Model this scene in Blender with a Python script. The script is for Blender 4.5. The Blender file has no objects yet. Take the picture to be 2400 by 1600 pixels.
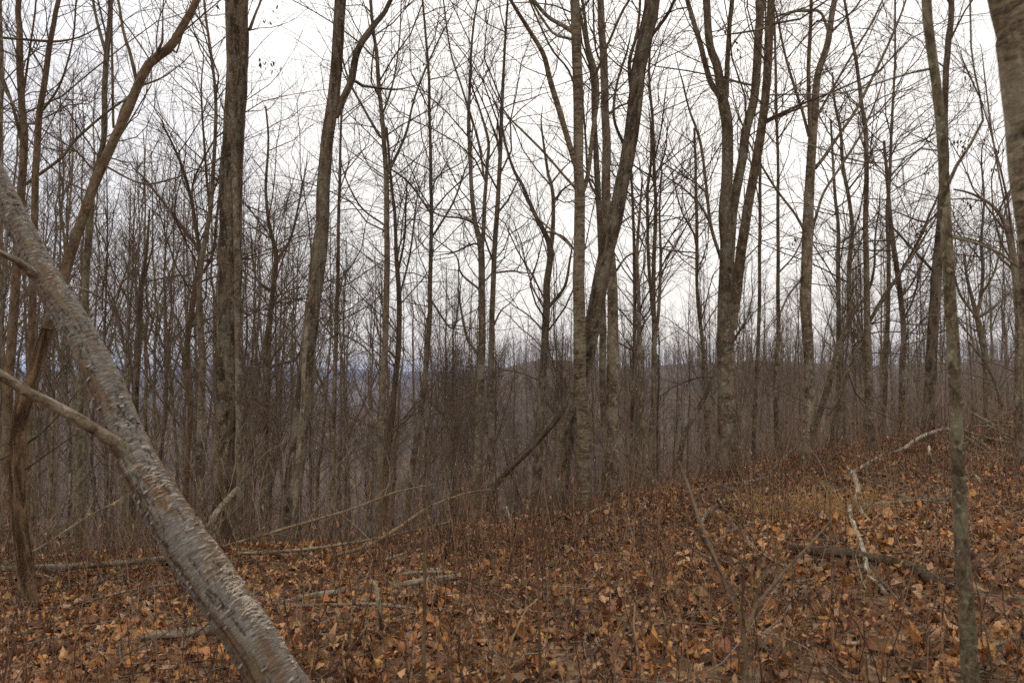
import bpy, math, random
import numpy as np
from mathutils import Matrix, Vector

# ------------------------------------------------------------------ camera, sky, sun, exposure
SC = bpy.context.scene
COL = SC.collection
F = 2000.0                       # focal length in the photograph's pixels (2400 wide)
PITCH = math.atan(80 / F)
EYE = 1.6
cam_d = bpy.data.cameras.new('camera')
cam_d.sensor_width = 36.0
cam_d.lens = 36.0 * F / 2400
cam_d.clip_end = 20000
cam_d.clip_start = 0.05
cam_d.dof.use_dof = True
cam_d.dof.focus_distance = 9.5
cam_d.dof.aperture_fstop = 3.2
cam = bpy.data.objects.new('camera', cam_d)
COL.objects.link(cam)
cam.location = (0, 0, EYE)
cam.rotation_euler = (math.radians(90) + PITCH, 0, 0)
SC.camera = cam

SUN_ELEV, SUN_AZ = math.radians(25), math.radians(10)      # azimuth measured from +Y towards +X
SUN_DIR = Vector((math.sin(SUN_AZ) * math.cos(SUN_ELEV), math.cos(SUN_AZ) * math.cos(SUN_ELEV), math.sin(SUN_ELEV)))
world = bpy.data.worlds.new('World')
SC.world = world
world.use_nodes = True
wt = world.node_tree
wt.nodes.clear()
def wn(t): return wt.nodes.new(t)
w_out = wn('ShaderNodeOutputWorld')
nish = wn('ShaderNodeTexSky'); nish.sky_type = 'NISHITA'; nish.sun_disc = False
nish.sun_elevation = SUN_ELEV; nish.sun_rotation = SUN_AZ
bg_clear = wn('ShaderNodeBackground'); bg_clear.inputs[1].default_value = 0.08
wt.links.new(nish.outputs[0], bg_clear.inputs[0])
tc = wn('ShaderNodeTexCoord')
dot = wn('ShaderNodeVectorMath'); dot.operation = 'DOT_PRODUCT'; dot.inputs[1].default_value = SUN_DIR
wt.links.new(tc.outputs['Generated'], dot.inputs[0])
glow = wn('ShaderNodeMapRange'); glow.interpolation_type = 'SMOOTHSTEP'
glow.inputs[1].default_value = 0.62; glow.inputs[2].default_value = 1.0
wt.links.new(dot.outputs['Value'], glow.inputs[0])
glow_col = wn('ShaderNodeMix'); glow_col.data_type = 'RGBA'
glow_col.inputs[6].default_value = (0.775, 0.785, 0.87, 1)
glow_col.inputs[7].default_value = (1.05, 1.01, 0.96, 1)
wt.links.new(glow.outputs[0], glow_col.inputs[0])
sepz = wn('ShaderNodeSeparateXYZ'); wt.links.new(tc.outputs['Generated'], sepz.inputs[0])
zen = wn('ShaderNodeMapRange'); zen.inputs[1].default_value = 0.0; zen.inputs[2].default_value = 1.0
zen.inputs[3].default_value = 0.95; zen.inputs[4].default_value = 1.7
wt.links.new(sepz.outputs['Z'], zen.inputs[0])
cl = wn('ShaderNodeTexNoise'); cl.inputs['Scale'].default_value = 2.2; cl.inputs['Detail'].default_value = 5
wt.links.new(tc.outputs['Generated'], cl.inputs['Vector'])
clr = wn('ShaderNodeMapRange'); clr.inputs[1].default_value = 0.3; clr.inputs[2].default_value = 0.7
clr.inputs[3].default_value = 0.90; clr.inputs[4].default_value = 1.07
wt.links.new(cl.outputs[0], clr.inputs[0])
mul = wn('ShaderNodeMath'); mul.operation = 'MULTIPLY'
wt.links.new(zen.outputs[0], mul.inputs[0]); wt.links.new(clr.outputs[0], mul.inputs[1])
bg_cloud = wn('ShaderNodeBackground')
wt.links.new(glow_col.outputs[2], bg_cloud.inputs[0]); wt.links.new(mul.outputs[0], bg_cloud.inputs[1])
mixs = wn('ShaderNodeMixShader'); mixs.inputs[0].default_value = 0.92
wt.links.new(bg_clear.outputs[0], mixs.inputs[1]); wt.links.new(bg_cloud.outputs[0], mixs.inputs[2])
wt.links.new(mixs.outputs[0], w_out.inputs['Surface'])

sun_d = bpy.data.lights.new('sun', 'SUN'); sun_d.energy = 1.5; sun_d.angle = math.radians(24)
sun_d.color = (1.0, 0.93, 0.82)
sun = bpy.data.objects.new('sun', sun_d); COL.objects.link(sun)
sun.rotation_euler = (-SUN_DIR).to_track_quat('-Z', 'Y').to_euler()
sun.location = (0, 0, 40)

SC.view_settings.view_transform = 'Standard'
SC.view_settings.look = 'None'
SC.view_settings.exposure = 0.14
SC.view_settings.gamma = 1.0
SC.view_settings.use_curve_mapping = False
SC.render.engine = 'CYCLES'
SC.cycles.use_denoising = False
SC.cycles.max_bounces = 6
SC.cycles.diffuse_bounces = 3
SC.cycles.volume_bounces = 0
SC.cycles.transparent_max_bounces = 8

rng = np.random.default_rng(11)

# ------------------------------------------------------------------ helpers: numbers
def _hash(ix, iy, iz, seed):
    h = (ix.astype(np.int64) * 374761393 + iy.astype(np.int64) * 668265263 + iz.astype(np.int64) * 2147483647 + seed * 974634777)
    h = (h ^ (h >> 13)) * 1274126177
    h = h & 0xffffffff
    h = (h ^ (h >> 16)) * 2246822519 & 0xffffffff
    return ((h >> 8) & 0xffff) / 65535.0
def vnoise(x, y, z=0.0, seed=0):
    x, y, z = np.broadcast_arrays(np.asarray(x, float), np.asarray(y, float), np.asarray(z, float))
    ix, iy, iz = np.floor(x), np.floor(y), np.floor(z)
    fx, fy, fz = x - ix, y - iy, z - iz
    fx, fy, fz = [f * f * (3 - 2 * f) for f in (fx, fy, fz)]
    r = 0
    for dx in (0, 1):
        for dy in (0, 1):
            for dz in (0, 1):
                w = (fx if dx else 1 - fx) * (fy if dy else 1 - fy) * (fz if dz else 1 - fz)
                r = r + w * _hash(ix + dx, iy + dy, iz + dz, seed)
    return r
def fbm(x, y, z=0.0, seed=0, oct=4):
    s, a, t = 0, 0.5, 0
    for o in range(oct):
        s = s + a * vnoise(np.asarray(x) * 2**o, np.asarray(y) * 2**o, np.asarray(z) * 2**o, seed + o)
        t += a; a *= 0.5
    return s / t
def norm(v):
    return v / np.maximum(np.linalg.norm(v, axis=-1, keepdims=True), 1e-9)

def sstep(a, b, x):
    t = np.clip((x - a) / (b - a), 0, 1)
    return t * t * (3 - 2 * t)

def crest(X):
    X = np.asarray(X, float)
    return np.clip(9.0 + 0.62 * X, 8.0, 14.0)

def H(X, Y):
    """height of the ground"""
    X = np.asarray(X, float); Y = np.asarray(Y, float)
    base = np.where(X > 0, 0.10, 0.05) * 12 * np.tanh(X / 12)
    base = base + 0.16 * (fbm(X * 0.35, Y * 0.35, 0, 5, 3) - 0.5) + 0.15 * (fbm(X * 1.3, Y * 1.3, 0, 9, 3) - 0.5)
    d = np.maximum(0, Y - crest(X))
    ang = X / (np.abs(Y) + 3)
    slope = 0.40 - 0.25 * sstep(-0.05, 0.45, ang)
    drop = slope * d * d / (d + 2.5)
    z = base - drop
    # the hillside ends in a valley floor
    floor = -46.0
    z = np.where(z < floor + 12, floor + 12 * np.exp((z - floor - 12) / 12), z)
    return z

CP, SP = math.cos(PITCH), math.sin(PITCH)
def at(px, py, Y):
    """point seen at photo pixel (px, py) at distance Y"""
    u = (np.asarray(px, float) - 1200) / F; v = (800 - np.asarray(py, float)) / F
    s = np.asarray(Y, float) / (CP - v * SP)
    return np.stack([u * s, s * (CP - v * SP), EYE + s * (SP + v * CP)], -1)
def ground_at(px, py, ymax=40.0):
    """where the line of sight through a photo pixel meets the ground"""
    ys = np.linspace(2.0, ymax, 1500)
    P = at(np.full_like(ys, px), np.full_like(ys, py), ys)
    dz = P[:, 2] - H(P[:, 0], P[:, 1])
    k = int(np.argmax(dz < 0)) if (dz < 0).any() else int(np.argmin(dz))
    return P[k]

# ------------------------------------------------------------------ helpers: objects
def tag(o, label=None, cat=None, group=None, kind=None):
    if label: o['label'] = label
    if cat: o['category'] = cat
    if group: o['group'] = group
    if kind: o['kind'] = kind
    return o
def empty(name, loc, label, cat, group=None):
    o = bpy.data.objects.new(name, None)
    o.empty_display_size = 0.2
    COL.objects.link(o)
    o.location = loc
    return tag(o, label, cat, group)
def mesh(name, V, quads=None, tris=None, mat=None, uv=None, smooth=True, cols=None, midx=None):
    me = bpy.data.meshes.new(name)
    V = np.asarray(V, np.float32).reshape(-1, 3)
    parts, sizes = [], []
    if quads is not None and len(quads):
        q = np.asarray(quads, np.int32).reshape(-1, 4); parts.append(q.ravel()); sizes.append(np.full(len(q), 4, np.int32))
    if tris is not None and len(tris):
        t = np.asarray(tris, np.int32).reshape(-1, 3); parts.append(t.ravel()); sizes.append(np.full(len(t), 3, np.int32))
    L = np.concatenate(parts); S = np.concatenate(sizes)
    me.vertices.add(len(V)); me.vertices.foreach_set('co', V.ravel())
    me.loops.add(len(L)); me.loops.foreach_set('vertex_index', L)
    me.polygons.add(len(S))
    me.polygons.foreach_set('loop_start', np.concatenate([[0], np.cumsum(S)[:-1]]).astype(np.int32))
    if smooth: me.polygons.foreach_set('use_smooth', np.ones(len(S), bool))
    if uv is not None:
        l = me.uv_layers.new(name='uv'); 
        u = np.asarray(uv, np.float32).ravel()
        if len(u) < 2 * len(L): u = np.concatenate([u, np.zeros(2 * len(L) - len(u), np.float32)])
        l.uv.foreach_set('vector', u)
    if cols is not None:
        a = me.color_attributes.new('tone', 'FLOAT_COLOR', 'POINT')
        c = np.concatenate([np.asarray(cols, np.float32).reshape(-1, 3), np.ones((len(V), 1), np.float32)], 1)
        a.data.foreach_set('color', c.ravel())
    if mat is not None:
        for m in (mat if isinstance(mat, (list, tuple)) else [mat]): me.materials.append(m)
    if midx is not None: me.polygons.foreach_set('material_index', np.asarray(midx, np.int32))
    me.update(calc_edges=True)
    return me
def link(name, me, parent=None):
    o = bpy.data.objects.new(name, me)
    COL.objects.link(o)
    if parent is not None:
        o.parent = parent
    return o
def local(V, parent_loc): return np.asarray(V) - np.asarray(parent_loc)

def resample(P, W, n):
    """Catmull-Rom through control points, n samples"""
    P = np.asarray(P, float); W = np.asarray(W, float)
    if len(P) < 2: raise ValueError
    E = np.concatenate([[2 * P[0] - P[1]], P, [2 * P[-1] - P[-2]]])
    d = np.concatenate([[0], np.cumsum(np.linalg.norm(np.diff(P, axis=0), axis=1))])
    s = np.linspace(0, d[-1], n)
    k = np.clip(np.searchsorted(d, s, side='right') - 1, 0, len(P) - 2)
    t = ((s - d[k]) / np.maximum(d[k + 1] - d[k], 1e-9))[:, None]
    a, b, c, e = E[k], E[k + 1], E[k + 2], E[k + 3]
    Q = 0.5 * (2 * b + (c - a) * t + (2 * a - 5 * b + 4 * c - e) * t**2 + (3 * b - a - 3 * c + e) * t**3)
    return Q, np.interp(s, d, W), s

def tubes(P, R, sides, uvscale=None, disp=None, cap=False):
    """P (N,K,3), R (N,K) -> verts, quads, per-loop uv (u round, v along, in metres), tris"""
    P = np.asarray(P, float); R = np.asarray(R, float)
    N, K = R.shape
    T = np.empty_like(P)
    T[:, 1:-1] = P[:, 2:] - P[:, :-2]; T[:, 0] = P[:, 1] - P[:, 0]; T[:, -1] = P[:, -1] - P[:, -2]
    T = norm(T)
    mt = norm(P[:, -1] - P[:, 0])
    ref = np.where(np.abs(mt[:, 1:2]) < 0.75, np.array([[0., 1., 0.]]), np.array([[1., 0., 0.]]))
    ref = np.repeat(ref[:, None], K, 1)
    B = norm(np.cross(T, ref)); Nn = norm(np.cross(B, T))
    th = np.arange(sides) * 2 * math.pi / sides
    c, s = np.cos(th), np.sin(th)
    rr = R[:, :, None] * np.ones(sides)
    if disp is not None: rr = rr * disp
    V = P[:, :, None] + rr[..., None] * (c[:, None] * Nn[:, :, None] + s[:, None] * B[:, :, None])
    i = np.arange(N * K * sides).reshape(N, K, sides)
    j = np.roll(i, -1, axis=2)
    q = np.stack([i[:, :-1], j[:, :-1], j[:, 1:], i[:, 1:]], -1).reshape(-1, 4)
    uv = None
    if uvscale:
        L = np.concatenate([np.zeros((N, 1)), np.cumsum(np.linalg.norm(np.diff(P, axis=1), axis=2), 1)], 1)
        circ = 2 * math.pi * R.mean()
        u0 = np.broadcast_to(np.arange(sides) / sides * circ, (N, K - 1, sides)); u1 = u0 + circ / sides
        v0 = np.broadcast_to(L[:, :-1, None], u0.shape); v1 = np.broadcast_to(L[:, 1:, None], u0.shape)
        uv = np.stack([u0, v0, u1, v0, u1, v1, u0, v1], -1).reshape(-1)
    V = V.reshape(-1, 3)
    tr = None
    if cap:
        base = len(V); V = np.concatenate([V, P[:, -1] + 0.0, P[:, 0]])
        e = i[:, -1]; b0 = i[:, 0]
        tr = np.concatenate([
            np.stack([e, np.roll(e, -1, 1), np.broadcast_to((base + np.arange(N))[:, None], e.shape)], -1).reshape(-1, 3),
            np.stack([np.roll(b0, -1, 1), b0, np.broadcast_to((base + N + np.arange(N))[:, None], e.shape)], -1).reshape(-1, 3)])
    return V, q, uv, tr

def perp_dirs(T, ang, rg, az=None):
    """directions at an angle from T, random round it"""
    n = len(T)
    a = rg.uniform(0, 2 * math.pi, n) if az is None else az
    ref = np.where(np.abs(T[:, 2:3]) < 0.9, np.array([[0., 0., 1.]]), np.array([[1., 0., 0.]]))
    e1 = norm(np.cross(T, ref)); e2 = np.cross(T, e1)
    p = np.cos(a)[:, None] * e1 + np.sin(a)[:, None] * e2
    return norm(np.cos(ang)[:, None] * T + np.sin(ang)[:, None] * p)

def grow(S, D, Ln, r0, r1, K, up, wig, rg):
    N = len(S)
    P = np.empty((N, K + 1, 3)); P[:, 0] = S
    d = D.copy()
    up = np.broadcast_to(np.asarray(up, float), (N,))
    for k in range(K):
        d = norm(d + wig * rg.normal(size=(N, 3)) / math.sqrt(K) + np.array([0, 0, 1.])[None] * (up / K)[:, None])
        P[:, k + 1] = P[:, k] + d * (Ln / K)[:, None]
    t = np.linspace(0, 1, K + 1)[None]
    R = r0[:, None] * (1 - t) + r1[:, None] * t
    return P, R

def spawn(P, counts, lo, hi, rg):
    """counts (N,) children per parent -> start, tangent, parent index, parameter"""
    N, K = P.shape[:2]
    idx = np.repeat(np.arange(N), counts)
    t = rg.uniform(0, 1, len(idx)); t = np.broadcast_to(lo, (N,))[idx] * (1 - t) + np.broadcast_to(hi, (N,))[idx] * t
    f = t * (K - 1); k = np.minimum(f.astype(int), K - 2); w = (f - k)[:, None]
    A, B = P[idx, k], P[idx, k + 1]
    return A * (1 - w) + B * w, norm(B - A), idx, t

def lengths(P): return np.linalg.norm(np.diff(P, axis=1), axis=2).sum(1)

class Crown:
    """collects branch tubes into one mesh"""
    def __init__(s): s.V, s.Q, s.n = [], [], 0
    def add(s, P, R, sides=3):
        if not len(P): return
        V, q, _, _ = tubes(P, R, sides)
        s.V.append(V); s.Q.append(q + s.n); s.n += len(V)
    def mesh(s, name, mat, off=(0, 0, 0)):
        return mesh(name, np.concatenate(s.V) - np.asarray(off), np.concatenate(s.Q), mat=mat)

def twig_levels(cr, P, R, L, rg, sub=3.2, fine=3.0, up=0.25, scale=1.0, minr=0.0012, fine_on=True):
    """two finer levels on branches P (N,K,3)"""
    n = np.maximum(1, rg.poisson(sub * np.clip(L, 0.2, 4.0)))
    S, T, idx, t = spawn(P, n, 0.12, 0.98, rg)
    ln = np.clip(L[idx] * (0.45 - 0.28 * t) * rg.uniform(0.6, 1.4, len(idx)), 0.10, 1.1) * scale
    D = perp_dirs(T, np.radians(rg.uniform(28, 62, len(idx))), rg)
    rp = R[idx, 0] * (1 - t) + R[idx, -1] * t
    r0 = np.clip(rp * 0.6, minr * 1.3, 0.006)
    P2, R2 = grow(S, D, ln, r0, np.full(len(idx), minr), 3, up, 0.30, rg)
    cr.add(P2, R2)
    if not fine_on: return
    n3 = rg.poisson(fine * ln)
    S, T, i3, t = spawn(P2, n3, 0.2, 0.95, rg)
    l3 = np.clip(ln[i3] * (0.6 - 0.35 * t) * rg.uniform(0.6, 1.4, len(i3)), 0.06, 0.45)
    D = perp_dirs(T, np.radians(rg.uniform(25, 60, len(i3))), rg)
    P3, R3 = grow(S, D, l3, np.full(len(i3), minr * 0.95), np.full(len(i3), minr * 0.6), 2, up, 0.35, rg)
    cr.add(P3, R3)

# ------------------------------------------------------------------ materials
def new_mat(name):
    m = bpy.data.materials.new(name); m.use_nodes = True
    nt = m.node_tree; nt.nodes.clear()
    out = nt.nodes.new('ShaderNodeOutputMaterial'); b = nt.nodes.new('ShaderNodeBsdfPrincipled')
    b.inputs['Roughness'].default_value = 0.9
    b.inputs['Specular IOR Level'].default_value = 0.12
    nt.links.new(b.outputs[0], out.inputs[0])
    return m, nt, b
def nd(nt, t, **kw):
    n = nt.nodes.new(t)
    for k, v in kw.items(): setattr(n, k, v)
    return n
def noise(nt, vec, scale, detail=4, rough=0.6, dist=0.0):
    n = nd(nt, 'ShaderNodeTexNoise'); n.inputs['Scale'].default_value = scale
    n.inputs['Detail'].default_value = detail; n.inputs['Roughness'].default_value = rough; n.inputs['Distortion'].default_value = dist
    if vec is not None: nt.links.new(vec, n.inputs['Vector'])
    return n.outputs[0]
def ramp(nt, fac, stops):
    r = nd(nt, 'ShaderNodeValToRGB'); e = r.color_ramp.elements
    while len(e) < len(stops): e.new(0.5)
    for x, (p, c) in zip(e, stops):
        x.position = p; x.color = (*c, 1) if len(c) == 3 else c
    nt.links.new(fac, r.inputs[0]); return r.outputs[0]
def mixc(nt, fac, a, b, mode='MIX'):
    m = nd(nt, 'ShaderNodeMix', data_type='RGBA', blend_type=mode)
    for i, v in ((0, fac), (6, a), (7, b)):
        if hasattr(v, 'links'): nt.links.new(v, m.inputs[i])
        elif i == 0: m.inputs[0].default_value = v
        else: m.inputs[i].default_value = (*v, 1)
    return m.outputs[2]
def mapping(nt, vec, sc, loc=(0, 0, 0)):
    m = nd(nt, 'ShaderNodeMapping'); m.inputs['Scale'].default_value = sc; m.inputs['Location'].default_value = loc
    nt.links.new(vec, m.inputs[0]); return m.outputs[0]
def bump(nt, b, h, strength, dist):
    n = nd(nt, 'ShaderNodeBump'); n.inputs['Strength'].default_value = strength; n.inputs['Distance'].default_value = dist
    nt.links.new(h, n.inputs['Height']); nt.links.new(n.outputs[0], b.inputs['Normal'])

def bark_mat(name, dark, mid, light, kind, lichen=(0.30, 0.31, 0.26), lich=0.35):
    dark, mid, light, lichen = [tuple(c * f for c, f in zip(x, (1.14, 1.0, 0.76))) for x in (dark, mid, light, lichen)]
    m, nt, b = new_mat(name)
    uv = nd(nt, 'ShaderNodeTexCoord').outputs['UV']
    oi = nd(nt, 'ShaderNodeObjectInfo')
    add = nd(nt, 'ShaderNodeVectorMath', operation='ADD')
    sc = nd(nt, 'ShaderNodeMath', operation='MULTIPLY'); sc.inputs[1].default_value = 37.0
    nt.links.new(oi.outputs['Random'], sc.inputs[0]); nt.links.new(uv, add.inputs[0]); nt.links.new(sc.outputs[0], add.inputs[1])
    uv = add.outputs[0]
    if kind == 'furrow':
        f = noise(nt, mapping(nt, uv, (19, 2.8, 1)), 1.0, 6, 0.62, 0.9)
        fine = noise(nt, mapping(nt, uv, (160, 60, 1)), 1.0, 3)
        st = ((0.42, dark), (0.50, mid), (0.59, light))
        bs, bd = 1.0, 0.03
    elif kind == 'birch':
        f = noise(nt, mapping(nt, uv, (7, 26, 1)), 1.0, 6, 0.72, 1.0)
        fine = noise(nt, mapping(nt, uv, (60, 160, 1)), 1.0, 3)
        st = ((0.40, dark), (0.49, mid), (0.59, light))
        bs, bd = 0.6, 0.006
    else:
        f = noise(nt, mapping(nt, uv, (22, 9, 1)), 1.0, 6, 0.7, 0.6)
        fine = noise(nt, mapping(nt, uv, (120, 60, 1)), 1.0, 3)
        st = ((0.41, dark), (0.50, mid), (0.60, light))
        bs, bd = 0.5, 0.006
    col = ramp(nt, f, st)
    col = mixc(nt, 0.35, col, ramp(nt, fine, ((0.40, dark), (0.60, light))), 'MIX')
    blot = noise(nt, mapping(nt, uv, (6, 3.0, 1)), 1.0, 4, 0.7)
    lich = min(1.0, lich * 1.15)
    lf = ramp(nt, blot, ((0.50, (0, 0, 0)), (0.60, (lich, lich, lich))))
    stain = ramp(nt, noise(nt, mapping(nt, uv, (5, 1.6, 1), (31, 17, 0)), 1.0, 5, 0.7), ((0.34, (0.66, 0.62, 0.58)), (0.56, (1.15, 1.14, 1.12))))
    col = mixc(nt, 1.0, col, stain, 'MULTIPLY')
    col = mixc(nt, lf, col, lichen)
    spots = noise(nt, mapping(nt, uv, (38, 26, 1)), 1.0, 2)
    sf = ramp(nt, spots, ((0.60, (0, 0, 0)), (0.65, (lich, lich, lich))))
    col = mixc(nt, sf, col, tuple(min(0.6, x * 1.45) for x in lichen))
    nt.links.new(col, b.inputs['Base Color'])
    mx = nd(nt, 'ShaderNodeMath', operation='ADD'); nt.links.new(f, mx.inputs[0])
    m2 = nd(nt, 'ShaderNodeMath', operation='MULTIPLY'); m2.inputs[1].default_value = 0.35; nt.links.new(fine, m2.inputs[0]); nt.links.new(m2.outputs[0], mx.inputs[1])
    bump(nt, b, mx.outputs[0], bs, bd)
    return m
M = {}
M['oak'] = bark_mat('oak_bark', (0.014, 0.010, 0.007), (0.088, 0.068, 0.050), (0.19, 0.155, 0.118), 'furrow', lich=0.25)
M['furrow_grey'] = bark_mat('furrowed_grey_bark', (0.028, 0.021, 0.016), (0.098, 0.078, 0.060), (0.18, 0.15, 0.12), 'furrow', lich=0.25)
M['maple'] = bark_mat('maple_bark', (0.05, 0.039, 0.030), (0.118, 0.096, 0.075), (0.20, 0.17, 0.135), 'smooth', lich=0.35)
M['brown'] = bark_mat('brown_bark', (0.052, 0.037, 0.026), (0.118, 0.087, 0.060), (0.19, 0.145, 0.103), 'smooth', lich=0.12)
M['pale'] = bark_mat('pale_bark', (0.05, 0.041, 0.031), (0.135, 0.114, 0.088), (0.26, 0.23, 0.188), 'smooth', lichen=(0.29, 0.275, 0.235), lich=0.5)
M['birch'] = bark_mat('birch_bark', (0.028, 0.021, 0.015), (0.105, 0.084, 0.062), (0.25, 0.215, 0.165), 'birch', lich=0.25)
M['green_grey'] = bark_mat('greenish_bark', (0.045, 0.038, 0.027), (0.115, 0.10, 0.073), (0.21, 0.19, 0.145), 'smooth', lichen=(0.22, 0.235, 0.175), lich=0.5)
M['dead_wood'] = bark_mat('dead_wood', (0.022, 0.015, 0.01), (0.105, 0.070, 0.044), (0.22, 0.155, 0.10), 'furrow', lich=0.0)
M['grey_wood'] = bark_mat('grey_dead_wood', (0.07, 0.058, 0.045), (0.20, 0.17, 0.135), (0.36, 0.32, 0.26), 'furrow', lichen=(0.42, 0.41, 0.36), lich=0.45)
M['white_wood'] = bark_mat('bleached_wood', (0.13, 0.11, 0.09), (0.36, 0.33, 0.285), (0.55, 0.52, 0.46), 'furrow', lichen=(0.55, 0.54, 0.50), lich=0.4)
M['dark_wood'] = bark_mat('rotting_wood', (0.02, 0.015, 0.011), (0.07, 0.052, 0.038), (0.15, 0.115, 0.085), 'furrow', lichen=(0.13, 0.14, 0.07), lich=0.3)

def twig_mat(name, a, b_):
    m, nt, b = new_mat(name)
    g = nd(nt, 'ShaderNodeTexCoord').outputs['Object']
    oi = nd(nt, 'ShaderNodeObjectInfo').outputs['Random']
    c = ramp(nt, noise(nt, g, 1.7, 3), ((0.35, a), (0.65, b_)))
    v = nd(nt, 'ShaderNodeMapRange'); v.inputs[3].default_value = 0.75; v.inputs[4].default_value = 1.25
    nt.links.new(oi, v.inputs[0])
    h = nd(nt, 'ShaderNodeHueSaturation'); nt.links.new(v.outputs[0], h.inputs['Value']); nt.links.new(c, h.inputs['Color'])
    nt.links.new(h.outputs[0], b.inputs['Base Color'])
    return m
M['twig'] = twig_mat('twig_bark', (0.10, 0.068, 0.045), (0.165, 0.118, 0.078))
M['twig_red'] = twig_mat('reddish_twig_bark', (0.115, 0.076, 0.046), (0.185, 0.13, 0.08))
M['brush'] = twig_mat('brush_stems', (0.175, 0.124, 0.075), (0.33, 0.245, 0.155))
M['weed'] = twig_mat('dead_weed_stems', (0.10, 0.055, 0.030), (0.20, 0.122, 0.068))
M['straw_stem'] = bark_mat('straw_stem', (0.2, 0.15, 0.09), (0.34, 0.26, 0.16), (0.45, 0.36, 0.24), 'smooth', lich=0.0)
M['tan_pole'] = bark_mat('tan_pole_bark', (0.09, 0.066, 0.043), (0.20, 0.152, 0.10), (0.31, 0.25, 0.175), 'smooth', lich=0.2)
M['slope_bark'] = twig_mat('slope_tree_bark', (0.15, 0.105, 0.062), (0.27, 0.195, 0.12))

def leaf_mat(name, rough=0.75):
    m, nt, b = new_mat(name)
    at_ = nd(nt, 'ShaderNodeAttribute', attribute_name='tone').outputs['Color']
    g = nd(nt, 'ShaderNodeTexCoord').outputs['Object']
    n = noise(nt, g, 60, 4)
    v = ramp(nt, n, ((0.3, (0.7, 0.68, 0.66)), (0.7, (1.25, 1.22, 1.2))))
    c = mixc(nt, 1.0, at_, v, 'MULTIPLY')
    nt.links.new(c, b.inputs['Base Color'])
    b.inputs['Roughness'].default_value = rough
    b.inputs['Specular IOR Level'].default_value = 0.25
    bump(nt, b, noise(nt, g, 140, 3), 0.35, 0.004)
    return m
M['leaf'] = leaf_mat('dead_leaf')
M['straw'] = leaf_mat('dry_grass')

m, nt, b = new_mat('leaf_mould')
g = nd(nt, 'ShaderNodeTexCoord').outputs['Object']
vor = nd(nt, 'ShaderNodeTexVoronoi'); vor.inputs['Scale'].default_value = 16; nt.links.new(g, vor.inputs['Vector'])
sepc = nd(nt, 'ShaderNodeSeparateColor'); nt.links.new(vor.outputs['Color'], sepc.inputs[0])
c1 = ramp(nt, sepc.outputs[0], ((0.0, (0.04, 0.022, 0.012)), (0.35, (0.16, 0.085, 0.04)), (0.7, (0.28, 0.165, 0.08)), (1.0, (0.38, 0.25, 0.14))))
c2 = ramp(nt, noise(nt, g, 1.3, 6), ((0.3, (0.55, 0.5, 0.48)), (0.7, (1.1, 1.1, 1.1))))
nt.links.new(mixc(nt, 1.0, c1, c2, 'MULTIPLY'), b.inputs['Base Color'])
bump(nt, b, vor.outputs['Distance'], 0.8, 0.03)
M['ground'] = m

m, nt, b = new_mat('wooded_hillside')
g = nd(nt, 'ShaderNodeTexCoord').outputs['Object']
n1 = noise(nt, g, 0.03, 6, 0.7)
n2 = noise(nt, mapping(nt, g, (0.35, 0.35, 0.08)), 1.0, 5, 0.7)
c = ramp(nt, n2, ((0.38, (0.07, 0.048, 0.029)), (0.52, (0.14, 0.098, 0.06)), (0.66, (0.25, 0.175, 0.10))))
nt.links.new(mixc(nt, 0.5, c, ramp(nt, n1, ((0.42, (0.08, 0.055, 0.034)), (0.60, (0.24, 0.152, 0.08))))), b.inputs['Base Color'])
M['hill'] = m

# ------------------------------------------------------------------ the ground and the hills
def build_ground():
    rad = np.concatenate([np.linspace(0.4, 18, 110), np.geomspace(18.4, 5600, 90)])
    # finer in front, coarser behind
    a = np.concatenate([np.linspace(-48, 48, 190), np.linspace(50, 310, 66)])
    A = np.radians(a)
    RR, AA = np.meshgrid(rad, A, indexing='ij')
    X, Y = RR * np.sin(AA), RR * np.cos(AA)
    Z = H(X, Y)
    V = np.stack([X, Y, Z], -1).reshape(-1, 3)
    nR, nA = RR.shape
    i = np.arange(nR * nA).reshape(nR, nA); j = np.roll(i, -1, 1)
    q = np.stack([i[:-1], i[1:], j[1:], j[:-1]], -1).reshape(-1, 4)
    q = q[:, ::-1]
    c = len(V); V = np.concatenate([V, [[0, 0, float(H(0, 0))]]])
    t = np.stack([i[0], j[0], np.full(nA, c)], -1)[:, ::-1]
    o = link('ground', mesh('ground', V, q, t, mat=M['ground']))
    return tag(o, 'hilltop ground under brown leaf litter, falling away beyond a crest', None, None, 'structure')
GROUND = build_ground()

def hill(name, px, ytop, dist, depth, label, foot=-48.0, jag=2.0, seed=1):
    """a ridge with a real front and back slope; px -> ytop gives its skyline"""
    pxs = np.linspace(px[0], px[-1], 260)
    tops = np.interp(pxs, px, ytop)
    u = np.linspace(-1, 1, 36)
    base = at(pxs, tops, dist)
    V = np.empty((len(u), len(pxs), 3))
    for k, uu in enumerate(u):
        y = base[:, 1] + uu * depth
        x = base[:, 0] * (y / base[:, 1])
        prof = math.cos(uu * math.pi / 2) ** 1.1
        z = foot + (base[:, 2] - foot) * prof + jag * (fbm(x / (dist / 8), y / (dist / 8), 0, seed, 5) - 0.5) * 2
        V[k] = np.stack([x, y, z], -1)
    i = np.arange(V.shape[0] * V.shape[1]).reshape(V.shape[:2])
    q = np.stack([i[:-1, :-1], i[:-1, 1:], i[1:, 1:], i[1:, :-1]], -1).reshape(-1, 4)
    o = link(name, mesh(name, V.reshape(-1, 3), q, mat=M['hill']))
    tag(o, label, None, None, 'structure')
    return V
RIDGE = hill('hill', [-900, 300, 420, 900, 980, 1080, 1180, 1280, 1600, 2200, 3400],
             [985, 1000, 1012, 1010, 985, 925, 876, 850, 856, 850, 840], 360, 150,
             'brown wooded ridge across the valley', jag=4.5, seed=3)
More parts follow.
